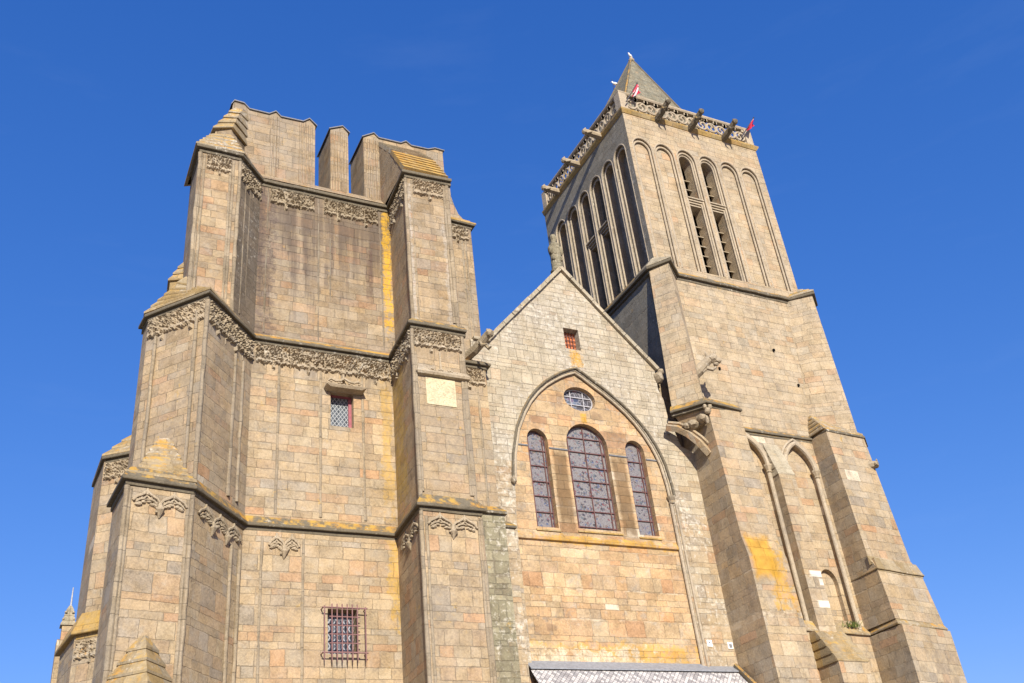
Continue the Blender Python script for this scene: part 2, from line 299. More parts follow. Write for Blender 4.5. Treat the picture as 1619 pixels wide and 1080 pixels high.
def stained(name, scale, base, colours, seed):
    k = NT(name); uv = k.uv()
    mp = k.vmath('ADD', uv, (seed, seed * 0.7, 0))
    wob = k.noise(mp, 5.0, 3)
    n = k.n.new("ShaderNodeTexVoronoi"); n.feature = 'DISTANCE_TO_EDGE'; n.inputs['Scale'].default_value = scale
    vv = k.vmath('ADD', mp, k.comb(k.math('MULTIPLY', wob, 0.16), k.math('MULTIPLY', wob, -0.12)))
    k.l.new(vv, n.inputs['Vector'])
    c = k.n.new("ShaderNodeTexVoronoi"); c.feature = 'F1'; c.inputs['Scale'].default_value = scale; k.l.new(vv, c.inputs['Vector'])
    cc = k.sep(c.outputs['Color'])
    big = k.noise(mp, 1.5, 2)
    pick = k.ramp(cc[0], colours)
    glass = k.mix(k.rng(k.math('ADD', k.math('MULTIPLY', cc[1], 0.6), k.math('MULTIPLY', k.noise(mp, 2.2, 2), 1.0)), 0.86, 1.02), base, pick)
    lead = k.rng(n.outputs['Distance'], 0.02, 0.08, 0.75, 0.0)
    mesh = k.noise(mp, 60.0, 2)
    glass = k.mix(k.rng(mesh, 0.35, 0.65, 0.0, 0.40), glass, (0.13, 0.115, 0.12))
    colr = k.mix(lead, glass, (0.24, 0.23, 0.25) if name.endswith('oval') else (0.085, 0.075, 0.08))
    k.bump(wob, 0.5, 0.02)
    return k.done(colr, 0.32, 0.35)
SGC = [(0.07, 0.10, 0.18), (0.17, 0.05, 0.05), (0.20, 0.18, 0.20), (0.03, 0.03, 0.035), (0.18, 0.13, 0.09), (0.09, 0.12, 0.13), (0.05, 0.045, 0.06)]
M['sg'] = stained("stained_glass", 15.0, (0.235, 0.22, 0.21), SGC, 3.3)
M['sg2'] = stained("stained_glass_side", 15.0, (0.22, 0.205, 0.20), SGC, 9.1)
M['sgo'] = stained("stained_glass_oval", 4.2, (0.05, 0.05, 0.055), [(0.03, 0.05, 0.10), (0.14, 0.10, 0.16), (0.35, 0.07, 0.05), (0.12, 0.16, 0.22)], 5.7)
def leaded(name, cell, line, pane):
    k = NT(name); s_ = k.sep(k.uv())
    a = k.math('DIVIDE', k.math('MULTIPLY_ADD', s_[1], 0.72, s_[0]), cell)
    b = k.math('DIVIDE', k.math('MULTIPLY_ADD', s_[1], -0.72, s_[0]), cell)
    fa = k.math('ABSOLUTE', k.math('SUBTRACT', k.math('FRACT', a), 0.5)); fb = k.math('ABSOLUTE', k.math('SUBTRACT', k.math('FRACT', b), 0.5))
    ln = k.rng(k.math('MAXIMUM', fa, fb), 0.36, 0.43)
    rnd = k.white(k.comb(k.math('FLOOR', a), k.math('FLOOR', b), 0.0))[0]
    g = k.rng(rnd, 0, 1, 0.6, 1.5)
    c = k.mix(1.0, (*pane, 1), k.comb(g, g, g), 'MULTIPLY')
    k.bump(rnd, 0.3, 0.02)
    return k.done(k.mix(ln, c, line), 0.3, 0.4)
M['leaded'] = leaded("leaded_lozenge_glass", 0.142, (0.30, 0.31, 0.31), (0.06, 0.068, 0.075))
M['leaded2'] = leaded("leaded_lozenge_glass_small", 0.20, (0.30, 0.31, 0.34), (0.085, 0.09, 0.105))

def slate_mat():
    k = NT("porch_slates"); s_ = k.sep(k.uv())
    a = k.math('DIVIDE', k.math('MULTIPLY_ADD', s_[1], 0.9, s_[0]), 0.17); b = k.math('DIVIDE', k.math('MULTIPLY_ADD', s_[1], -0.9, s_[0]), 0.17)
    fa = k.math('FRACT', a); fb = k.math('FRACT', b)
    ln = k.math('MAXIMUM', k.rng(fa, 0.16, 0.02), k.rng(fb, 0.16, 0.02))
    rnd = k.white(k.comb(k.math('FLOOR', a), k.math('FLOOR', b), 0.0))[0]
    c = k.ramp(rnd, [(0.33, 0.31, 0.30), (0.43, 0.405, 0.385), (0.25, 0.235, 0.23), (0.50, 0.47, 0.44)])
    P = k.pos()
    c = k.mix(k.rng(k.noise(P, 3.5, 5, 0.7), 0.5, 0.75, 0, 0.7), c, (0.20, 0.17, 0.16))
    c = k.mix(k.math('MULTIPLY', ln, 0.8), c, (0.10, 0.09, 0.10))
    k.bump(k.math('SUBTRACT', k.math('MULTIPLY', k.math('ADD', fa, fb), 0.5), ln), 0.8, 0.02)
    return k.done(c, 0.6, 0.3)
M['slates'] = slate_mat()
M['roof'] = stone("nave_slates", odd=0.0, palebl=0, cols=[(0.11, 0.115, 0.13), (0.14, 0.14, 0.155), (0.09, 0.095, 0.11)], w0=0.3, h=0.2, mw=0.006, mortar=(0.05, 0.05, 0.05), grey=0.2, topyel=0.05)

def flag_mat(name, bands, axis=0, scale=1.0):
    k = NT(name); s_ = k.sep(k.uv())
    c = k.ramp(k.math('MULTIPLY', s_[axis], scale), bands)
    k.bump(k.noise(k.uv(), 8.0, 3), 0.3, 0.02)
    return k.done(c, 0.8, 0.1)
RED = (0.42, 0.025, 0.05); WHT = (0.62, 0.58, 0.57); BLU = (0.02, 0.05, 0.25)
M['flag_tri'] = flag_mat("blue_white_red_cloth", [BLU, WHT, RED])
M['flag_red'] = flag_mat("red_white_striped_cloth", [RED, WHT, RED, WHT, (0.05, 0.06, 0.22), WHT, RED, WHT, RED])

def ground_mat():
    k = NT("square_paving"); P = k.pos()
    c = k.ramp(k.noise(P, 2.0, 5), [(0.26, 0.22, 0.17), (0.34, 0.29, 0.22)], False)
    k.bump(k.noise(P, 12.0, 4), 0.4, 0.02)
    return k.done(c, 0.9, 0.2)
M['ground'] = ground_mat()

# ------------------------------------------------------------------ mesh helpers
class MB:
    def __init__(s):
        s.bm = bmesh.new(); s.uvl = s.bm.loops.layers.uv.new("UVMap"); s.keep = set()
    def v(s, p): return s.bm.verts.new(p)
    def face(s, pts, uvs=None):
        try: f = s.bm.faces.new([s.v(p) for p in pts])
        except ValueError: return None
        if uvs:
            for lp, q in zip(f.loops, uvs): lp[s.uvl].uv = q
            s.keep.add(f)
        return f
    def loft(s, rings, cap0=False, cap1=True, closed=True):
        """rings of equal length, CCW seen from above, from low to high"""
        for a, b in zip(rings, rings[1:]):
            n = len(a)
            for i in range(n if closed else n - 1):
                j = (i + 1) % n
                s.face([a[i], a[j], b[j], b[i]])
        if cap0: s.face(list(reversed(rings[0])))
        if cap1: s.face(rings[-1])
    def prism(s, poly, z0, z1, top=None, cap0=False, cap1=True):
        top = top or poly
        s.loft([[(p[0], p[1], z0) for p in poly], [(p[0], p[1], z1) for p in top]], cap0, cap1)
    def box(s, x0, x1, y0, y1, z0, z1):
        s.prism([(x0, y0), (x1, y0), (x1, y1), (x0, y1)], z0, z1, cap0=True)
    def obox(s, c, ax, ay, az):
        """box at centre c with half-axis vectors"""
        c, ax, ay, az = map(Vector, (c, ax, ay, az))
        r0 = [c - ax - ay - az, c + ax - ay - az, c + ax + ay - az, c - ax + ay - az]
        s.loft([r0, [p + 2 * az for p in r0]], True, True)
    def tube(s, path, rad, n=8, cap=True, flat=1.0, up=None):
        path = [Vector(p) for p in path]; rads = rad if isinstance(rad, (list, tuple)) else [rad] * len(path)
        rings = []; prev = None
        for i, p in enumerate(path):
            d = (path[min(i + 1, len(path) - 1)] - path[max(i - 1, 0)]).normalized()
            if prev is None:
                a = Vector(up) if up else (Vector((0, 0, 1)) if abs(d.z) < 0.9 else Vector((1, 0, 0)))
            else: a = prev
            a = (a - d * a.dot(d)).normalized(); b = d.cross(a); prev = a
            rings.append([p + (a * math.cos(2 * math.pi * k / n) * flat + b * math.sin(2 * math.pi * k / n)) * rads[i] for k in range(n)])
        s.loft(rings, cap, cap)
    def lathe(s, c, prof, n=16):
        c = Vector(c)
        rings = [[c + Vector((r * math.cos(2 * math.pi * k / n), r * math.sin(2 * math.pi * k / n), z)) for k in range(n)] for r, z in prof]
        s.loft(rings, True, True)
    def blob(s, c, r, sub=2, amp=0.12, fr=3.0, seed=0.0):
        c = Vector(c); r = Vector(r) if not isinstance(r, (int, float)) else Vector((r, r, r))
        t = bmesh.new(); bmesh.ops.create_icosphere(t, subdivisions=sub, radius=1.0)
        mp = {}
        for q in t.verts:
            k = 1 + amp * noise.noise(q.co * fr + Vector((seed, seed * 1.3, c.x)))
            mp[q.index] = (c.x + q.co.x * r.x * k, c.y + q.co.y * r.y * k, c.z + q.co.z * r.z * k)
        for f in t.faces: s.face([mp[q.index] for q in f.verts])
        t.free()
    def steps(s, A, B, n, lip=0.05, drop=0.07, cap=True):
        lip = lip * 1.8
        """stone weathering: A low ring, B high ring (3D, equal length), n overlapping courses"""
        A = [Vector(p) for p in A]; B = [Vector(p) for p in B]
        ca = sum(A, Vector()) / len(A)
        out = []
        for p in A:
            q = Vector((p.x - ca.x, p.y - ca.y, 0)); out.append(q.normalized() if q.length > 1e-4 else q)
        for i in range(n):
            t0, t1 = i / n, (i + 1) / n
            r0 = [a.lerp(b, t0) + o * lip for a, b, o in zip(A, B, out)]
            rm = [p - Vector((0, 0, drop)) - o * 0.0 for p, o in zip(r0, out)]
            ri = [a.lerp(b, t0) - Vector((0, 0, drop)) - o * 0.10 for a, b, o in zip(A, B, out)]
            r1 = [a.lerp(b, t1) + Vector((0, 0, 0.0)) for a, b, o in zip(A, B, out)]
            s.loft([ri, rm, r0, r1], False, cap and i == n - 1)
    def panel(s, o, u, n, outline, holes=(), depth=0.3, sides=True, back=False):
        """flat wall of outline (u,z) with holes, front face through o looking along n"""
        o, u, n = Vector(o), Vector(u), Vector(n); zz = Vector((0, 0, 1))
        P = lambda q, d=0.0: o + u * q[0] + zz * q[1] - n * d
        polys = [[Vector((q[0], q[1], 0)) for q in pl] for pl in [outline, *holes]]
        flatp = [q for pl in polys for q in pl]
        for t in tessellate_polygon(polys):
            a, b, c = (flatp[i] for i in t)
            ar = (b - a).cross(c - a).z
            if abs(ar) < 1e-9: continue
            tri = [a, b, c] if ar > 0 else [a, c, b]
            s.face([P(q) for q in tri])
            if back: s.face([P(q, depth) for q in reversed(tri)])
        def area(pl): return sum(pl[i].x * pl[(i + 1) % len(pl)].y - pl[(i + 1) % len(pl)].x * pl[i].y for i in range(len(pl)))
        for k, pl in enumerate(polys):
            if k == 0 and not sides: continue
            q = pl if area(pl) > 0 else list(reversed(pl))
            if k: q = list(reversed(q))
            for i in range(len(q)):
                a, b = q[i], q[(i + 1) % len(q)]
                s.face([P(b), P(a), P(a, depth), P(b, depth)])
    def sweep(s, path, prof, closed=False):
        """profile (out, z) along a plan polyline; outside is on the right of travel"""
        path = [Vector((p[0], p[1])) for p in path]
        offs = mitre(path)
        rings = []
        jt = getattr(s, 'jit', 0.0); rn = random.Random(int(path[0].x * 131 + prof[0][1] * 977))
        for p, o in zip(path, offs):
            ja, jz = rn.uniform(-jt, jt), rn.uniform(-jt, jt) * 0.8
            rings.append([(p.x + o.x * (q[0] + (ja if q[0] > 0.02 else 0)), p.y + o.y * (q[0] + (ja if q[0] > 0.02 else 0)), q[1] + (jz if q[0] > 0.02 else 0)) for q in prof])
        for a, b in zip(rings, rings[1:]):
            for i in range(len(prof) - 1):
                s.face([a[i], a[i + 1], b[i + 1], b[i]])
        s.face(list(reversed(rings[0]))); s.face(rings[-1])
    def build(s, name, mat, parent=None, smooth=False, weld=False):
        if weld: bmesh.ops.remove_doubles(s.bm, verts=s.bm.verts, dist=0.0005)
        s.bm.normal_update()
        for f in s.bm.faces:
            if f in s.keep: continue
            nn = f.normal
            if abs(nn.z) < 0.93:
                t = Vector((-nn.y, nn.x, 0)).normalized(); sl = math.sqrt(max(0.05, 1 - nn.z * nn.z))
                for lp in f.loops:
                    p = lp.vert.co; lp[s.uvl].uv = (p.dot(t) + 0.37 * nn.x, p.z / sl)
            else:
                for lp in f.loops: lp[s.uvl].uv = (lp.vert.co.x, lp.vert.co.y)
        me = bpy.data.meshes.new(name)
        loc = Vector(parent['_w']) if parent is not None and '_w' in parent else Vector()
        if loc.length: bmesh.ops.translate(s.bm, verts=s.bm.verts, vec=-loc)
        s.bm.to_mesh(me); s.bm.free()
        if smooth:
            for p in me.polygons: p.use_smooth = True
        me.materials.append(mat)
        o = bpy.data.objects.new(name, me); col.objects.link(o)
        if parent is not None:
            o.parent = parent; o['_w'] = tuple(loc)
        return o

def mitre(path):
    out = []
    for i in range(len(path)):
        ns = []
        if i > 0:
            d = (path[i] - path[i - 1]).normalized(); ns.append(Vector((d.y, -d.x)))
        if i < len(path) - 1:
            d = (path[i + 1] - path[i]).normalized(); ns.append(Vector((d.y, -d.x)))
        if len(ns) == 2:
            b = (ns[0] + ns[1]).normalized(); out.append(b / max(0.35, b.dot(ns[0])))
        else: out.append(ns[0])
    return out
def inset(path, d):
    p = [Vector(q) for q in path]
    return [(a.x - o.x * d, a.y - o.y * d) for a, o in zip(p, mitre(p))]

def thing(name, label, cat, loc, group=None):
    o = bpy.data.objects.new(name, None); col.objects.link(o)
    o.location = loc; o['_w'] = tuple(loc); o['label'] = label; o['category'] = cat; o['kind'] = 'thing'
    o.empty_display_size = 0.5
    if group: o['group'] = group
    return o
def tag(o, label, cat, group=None):
    o['label'] = label; o['category'] = cat
    if group: o['group'] = group
    return o
def lab(o, s): o['label'] = s; return o

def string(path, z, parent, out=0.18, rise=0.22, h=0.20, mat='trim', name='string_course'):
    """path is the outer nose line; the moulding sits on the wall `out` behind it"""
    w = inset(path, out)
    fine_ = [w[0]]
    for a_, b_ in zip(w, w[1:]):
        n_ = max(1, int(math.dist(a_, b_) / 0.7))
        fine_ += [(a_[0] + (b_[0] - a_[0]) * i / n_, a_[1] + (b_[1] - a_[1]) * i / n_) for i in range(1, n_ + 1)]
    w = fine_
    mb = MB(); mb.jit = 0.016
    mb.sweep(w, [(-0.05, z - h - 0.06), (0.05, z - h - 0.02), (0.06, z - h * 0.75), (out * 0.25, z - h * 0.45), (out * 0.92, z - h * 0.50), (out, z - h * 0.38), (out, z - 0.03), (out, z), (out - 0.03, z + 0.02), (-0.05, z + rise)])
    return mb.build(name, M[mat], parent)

def shaft(x, y, z0, z1, parent, r=0.065, mat='shaft', name='shaft'):
    rn = random.Random(int(x * 977 + y * 313 + z0 * 71))
    n_ = max(2, int((z1 - z0) / 0.55)); a_ = 0.012
    mb = MB(); mb.tube([(x + rn.uniform(-a_, a_), y + rn.uniform(-a_, a_), z0 + (z1 - z0) * i / n_) for i in range(n_ + 1)], [r * rn.uniform(0.84, 1.1) for i in range(n_ + 1)], 10, cap=False)
    return mb.build(name, M[mat], parent, smooth=True)

def frieze(p0, p1, ztop, H, parent, depth=0.13, unit=0.78, mat='carve', seed=0.0, inset_ends=0.04, pend=True, dense=True):
    """carved band of cusped foliage on the wall between plan points p0 -> p1 (outside on the right)"""
    p0 = Vector(p0); p1 = Vector(p1); L = (p1 - p0).length
    d = (p1 - p0) / L; nrm = Vector((d.y, -d.x))
    nb = max(1, round(L / unit)); un = L / nb
    nu = int(L / 0.035) + 1; nv = int(H / 0.035) + 1
    mb = MB(); g = []
    for i in range(nu + 1):
        u = L * i / nu; row = []
        bay = min(nb - 1, int(u / un)); t = (u - bay * un) / un
        for j in range(nv + 1):
            vv = H * j / nv                                  # distance below the string
            ed = abs(t - 0.5) * 2                              # 0 centre .. 1 edge of the bay
            low = H * (0.80 - 0.07 * abs(math.sin(t * 2 * math.pi))) + 0.025 * noise.noise(Vector((u * 5, seed, 0)))
            if pend and (bay % 2 == 1) and t < 0.16: low = H * 0.98
            if ed > 0.93 and not (pend and bay % 2 == 1 and t < 0.16): h = 0.018
            elif vv > low: h = -0.03
            else:
                q = Vector((u * 1.0, vv * 1.25, seed))
                e = noise.voronoi(q * 10.5 + Vector((0.6 * noise.noise(q * 3.0), 0.6 * noise.noise(q * 3.0 + Vector((5, 5, 5))), 0)))[0]
                leaf = (e[1] - e[0])
                g_ = min(1.0, max(0.0, (leaf - 0.10) / 0.22)); g_ = g_ * g_ * (3 - 2 * g_)
                h = 0.015 + depth * (1.35 * g_ * (0.75 + 0.5 * noise.noise(q * 3.1))) + 0.02 * noise.noise(q * 14.0)
                arch = abs(vv - (low - 0.10 * H) )
                if arch < 0.05: h = max(h, depth * 0.95)
                if dense is False and vv < low * 0.42: h = 0.02 + 0.2 * max(0.0, h - depth * 0.8)
            if i in (0, nu): h = -0.03
            pt = p0 + d * u + nrm * h
            row.append(mb.v((pt.x, pt.y, ztop - vv)))
        g.append(row)
    for i in range(nu):
        for j in range(nv):
            mb.bm.faces.new((g[i][j], g[i][j + 1], g[i + 1][j + 1], g[i + 1][j]))
    return mb.build('frieze', M[mat], parent)

def cusps(p0, p1, ztop, parent, mat, na):
    """carved head of a wall panel: ogee arches with leaves and a pendant boss between them"""
    p0 = Vector(p0); p1 = Vector(p1); L = (p1 - p0).length; d = (p1 - p0) / L; nr = Vector((d.y, -d.x)); w = L / na
    mb = MB(); rn = random.Random(int(ztop * 10 + p0.x * 37))
    P = lambda u, dz, o=0.03: (p0.x + d.x * u + nr.x * o, p0.y + d.y * u + nr.y * o, ztop - dz)
    for i in range(na):
        c = (i + 0.5) * w; h = w * 0.5
        for sg in (-1, 1):
            mb.tube([P(c, 0.06), P(c + sg * h * 0.22, 0.17, .05), P(c + sg * h * 0.5, 0.24, .06), P(c + sg * h * 0.78, 0.30, .06), P(c + sg * h, 0.42, .05)], [0.03, 0.045, 0.05, 0.045, 0.035], 6)
            mb.tube([P(c, 0.22), P(c + sg * h * 0.25, 0.33, .05), P(c + sg * h * 0.52, 0.36, .06), P(c + sg * h * 0.8, 0.46, .05)], [0.02, 0.035, 0.04, 0.02], 6)
            for (uu, zz, r) in ((0.24, 0.42, 0.075), (0.44, 0.47, 0.085), (0.62, 0.50, 0.075), (0.36, 0.30, 0.05), (0.7, 0.40, 0.06), (0.12, 0.34, 0.05)):
                mb.blob(P(c + sg * h * uu + rn.uniform(-.02, .02), zz + rn.uniform(-.02, .02), 0.03), (r * rn.uniform(.8, 1.3), r * 0.8, r * rn.uniform(.5, .9)), 1, 0.5, 3, rn.random() * 9)
        mb.tube([P(c, 0.0), P(c, 0.2)], [0.035, 0.05], 6)
    for i in range(1, na):
        u = i * w
        mb.tube([P(u, 0.40), P(u, 0.56, 0.05), P(u, 0.62, 0.07), P(u, 0.70, 0.05), P(u, 0.84, 0.02)], [0.06, 0.09, 0.13, 0.08, 0.02], 8)
        for k in range(5): mb.blob(P(u + rn.uniform(-.12, .12), 0.60 + rn.uniform(-.06, .08), 0.07), 0.05, 1, 0.5, 3, k)
    return mb.build('frieze', M[mat], parent)
def arcpts(cx, cz, rx, rz, a0, a1, n=12):
    return [(cx + rx * math.cos(R(a0 + (a1 - a0) * i / n)), cz + rz * math.sin(R(a0 + (a1 - a0) * i / n))) for i in range(n + 1)]
def roundhead(cx, hw, z0, zs, hr=None, n=12):
    hr = hr or hw
    return [(cx - hw, z0), (cx + hw, z0)] + arcpts(cx, zs, hw, hr, 0, 180, n)
def pointed(cx, hw, zs, n=8, k=1.25):
    """pointed arch line from the right spring over the apex to the left spring"""
    r = hw * 2 * k / 1.25 * 0.85; ex = r - hw
    a = math.acos(ex / r)
    right = [(cx - ex + r * math.cos(a * i / n), zs + r * math.sin(a * i / n)) for i in range(n + 1)]
    left = [(2 * cx - x, z) for x, z in reversed(right[:-1])]
    return right + left

# ------------------------------------------------------------------ ground
mb = MB(); mb.face([(-1500, -1500, 0), (1500, -1500, 0), (1500, 1500, 0), (-1500, 1500, 0)])
g = mb.build('ground', M['ground']); g['kind'] = 'structure'

# ------------------------------------------------------------------ north (unfinished) tower
NTW = thing('stone_tower', 'massive unfinished granite tower with a ragged open top, left of the gable', 'tower', (9.0, 3.0, 0))
low_s = [(2.1, -0.5), (2.26, -2.75), (4.35, -2.38), (6.35, 0.0), (11.27, 0.0), (11.06, -2.69), (13.54, -2.59), (13.6, -0.5)]
mid_s = [(2.48, 0.6), (2.55, -0.25), (4.3, -2.34), (6.36, 0.0), (11.32, 0.0), (11.15, -2.53), (13.44, -2.52), (13.5, -0.62), (15.27, -0.6), (15.3, 0.0)]
top_s = [(3.64, 0.7), (3.63, -1.14), (5.35, -1.13), (6.4, 0.0), (11.5, 0.0), (11.31, -2.3), (13.41, -2.39), (13.45, -0.1), (15.5, -0.02), (15.55, 1.2)]
D = 0.17
lw, mw_, tw = inset(low_s, D), inset(mid_s, D), inset(top_s, D)
# cores
mb = MB(); mb.prism([(5.2, 0.70), (14.9, 0.70), (14.9, 9.5), (3.5, 9.5), (2.8, 0.8)], 0, 14.0)
mb.build('lower_wall', M['low'], NTW)
# middle and upper walls stand as cores; the two windows get their own reveals in front panels below
mb = MB(); mb.prism([(5.2, 0.70), (14.9, 0.70), (14.9, 9.5), (3.7, 9.5), (3.1, 0.9)], 14.0, 21.0)
mb.build('core_wall', M['mid'], NTW)
mb = MB(); mb.panel((0, D, 0), (1, 0, 0), (0, -1, 0), [(6.1, 14.0), (11.5, 14.0), (11.5, 21.05), (6.1, 21.05)],
                    [[(9.12, 17.87), (9.97, 17.87), (9.97, 19.24), (9.12, 19.24)]], 0.52)
mb.build('middle_wall', M['mid'], NTW)
mb = MB(); mb.prism([(5.5, D), (12.5, D), (15.2, 0.3), (15.2, 9.5), (4.9, 9.5), (4.3, 1.0)], 21.0, 28.6)
mb.build('upper_wall', M['up'], NTW)
mb = MB(); mb.panel((0, D - 0.03, 0), (1, 0, 0), (0, -1, 0), [(6.0, 0.0), (11.6, 0.0), (11.6, 13.95), (6.0, 13.95)],
                    [[(9.0, 9.93), (9.97, 9.93), (9.97, 11.34), (9.0, 11.34)]], 0.52)
# the lower wall front carries the barred window
mb.build('front_wall', M['low'], NTW)
# left buttress, three stages
def poly_close(pts, back): return [(p[0], p[1]) for p in pts] + back
mb = MB(); mb.prism(poly_close(lw[0:4], [(6.2, 1.0), (2.4, 1.0)]), 0, 14.05); mb.build('buttress', M['low'], NTW)
mb = MB(); mb.prism(poly_close(mw_[0:4], [(6.2, 1.2), (2.75, 1.2)]), 14.0, 21.08); mb.build('buttress', M['mid'], NTW)
mb = MB(); q = tw[0:4]
mb.loft([[(3.85, 1.5, z), (q[0][0], q[0][1], z), (q[1][0], q[1][1], z), (q[2][0], q[2][1], z)] for z in (21.0, 28.42)], False, False, closed=False)
mb.face([(p[0], p[1], 28.42) for p in poly_close(q, [(6.2, 1.5), (3.85, 1.5)])]); mb.build('buttress', M['upb'], NTW)
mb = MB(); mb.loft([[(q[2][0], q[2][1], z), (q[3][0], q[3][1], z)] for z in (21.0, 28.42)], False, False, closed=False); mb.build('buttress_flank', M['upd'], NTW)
# right buttress, three stages (the flank's shade is painted as darker, streaked stone)
for a, z0, z1, mt in ((lw, 0, 14.05, 'low'), (mw_, 14.0, 21.08, 'mid'), (tw, 21.0, 28.42, 'upb')):
    q = a[4:8]
    mb = MB(); mb.loft([[(q[1][0], q[1][1], z0), (q[2][0], q[2][1], z0), (13.35, 0.5, z0)], [(q[1][0], q[1][1], z1), (q[2][0], q[2][1], z1), (13.35, 0.5, z1)]], False, False, closed=False)
    mb.face([(q[1][0], q[1][1], z1), (q[2][0], q[2][1], z1), (13.35, 0.5, z1), (q[0][0], 0.5, z1)])
    mb.build('buttress', M[mt], NTW)
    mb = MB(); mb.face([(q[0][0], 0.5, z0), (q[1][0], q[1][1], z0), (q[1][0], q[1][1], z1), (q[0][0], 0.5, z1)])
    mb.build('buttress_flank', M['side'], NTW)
# clasping strip against the gable
mb = MB(); mb.prism([(13.2, -0.43), (15.1, -0.43), (15.14, 0.6), (13.2, 0.6)], 14.6, 21.05); mb.build('corner_strip', M['mid'], NTW)
mb = MB(); mb.prism([(13.1, 0.08), (15.33, 0.12), (15.4, 2.5), (13.1, 2.5)], 21.0, 28.4); mb.build('corner_strip', M['upb'], NTW)
mb = MB(); prf = [(13.2, 28.35), (15.42, 28.35), (15.42, 28.5), (15.1, 28.78), (14.9, 29.0), (14.72, 29.5), (14.62, 29.9), (14.60, 30.6), (13.2, 30.6)]
mb.face([(x, 0.30, z) for x, z in prf]); mb.face([(x, 2.4, z) for x, z in reversed(prf)])
for i in range(len(prf)):
    (xa, za), (xb, zb) = prf[i], prf[(i + 1) % len(prf)]
    mb.face([(xb, 0.30, zb), (xa, 0.30, za), (xa, 2.4, za), (xb, 2.4, zb)])
mb.build('corner_shoulder', M['upb'], NTW)
mb = MB(); mb.steps([(13.3, -0.05, 28.4), (15.46, 0.0, 28.4), (15.46, 1.0, 28.4), (13.3, 1.0, 28.4)], [(13.3, 0.28, 28.75), (15.05, 0.28, 28.75), (15.0, 1.0, 28.75), (13.3, 1.0, 28.75)], 2); mb.build('weathering', M['orange'], NTW)
# string courses
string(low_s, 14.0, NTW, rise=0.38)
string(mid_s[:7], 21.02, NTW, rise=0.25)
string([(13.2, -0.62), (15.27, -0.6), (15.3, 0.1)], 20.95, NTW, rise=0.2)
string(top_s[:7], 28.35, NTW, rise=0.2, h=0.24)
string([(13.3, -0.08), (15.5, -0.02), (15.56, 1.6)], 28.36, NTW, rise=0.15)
# friezes under the strings
fr = 'frieze'
for (a, b, z, H, mt, pd) in [
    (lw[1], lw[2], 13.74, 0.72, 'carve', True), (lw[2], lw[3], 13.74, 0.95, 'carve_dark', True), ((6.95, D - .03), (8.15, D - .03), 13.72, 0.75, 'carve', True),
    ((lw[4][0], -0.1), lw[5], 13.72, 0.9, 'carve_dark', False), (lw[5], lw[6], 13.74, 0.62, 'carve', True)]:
    cusps(Vector(a).lerp(Vector(b), 0.10), Vector(a).lerp(Vector(b), 0.92), z, NTW, mt, max(2, round((Vector(b) - Vector(a)).length / 1.0)))
for (a, b, z, H, mt) in [
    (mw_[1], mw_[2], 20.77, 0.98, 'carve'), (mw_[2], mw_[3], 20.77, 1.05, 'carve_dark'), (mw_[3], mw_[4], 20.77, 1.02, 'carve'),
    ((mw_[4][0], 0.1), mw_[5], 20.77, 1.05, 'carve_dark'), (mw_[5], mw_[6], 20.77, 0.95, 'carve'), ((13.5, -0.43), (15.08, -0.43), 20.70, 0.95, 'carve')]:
    frieze(Vector(a).lerp(Vector(b), 0.02), Vector(a).lerp(Vector(b), 0.98), z, H, NTW, 0.105, 0.62, mt, z + a[0])
for (a, b, z, H, mt) in [
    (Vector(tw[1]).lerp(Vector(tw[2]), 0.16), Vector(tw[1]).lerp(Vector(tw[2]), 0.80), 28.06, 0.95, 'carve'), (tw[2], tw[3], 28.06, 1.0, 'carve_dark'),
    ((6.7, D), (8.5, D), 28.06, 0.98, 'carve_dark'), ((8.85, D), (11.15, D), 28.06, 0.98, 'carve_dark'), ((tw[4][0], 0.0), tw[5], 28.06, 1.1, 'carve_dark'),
    (Vector(tw[5]).lerp(Vector(tw[6]), 0.16), Vector(tw[5]).lerp(Vector(tw[6]), 0.9), 28.06, 0.98, 'carve'), ((14.0, 0.09), (15.2, 0.11), 28.1, 0.9, 'carve')]:
    frieze(a, b, z, H, NTW, 0.095, 0.6, mt, z + a[0])
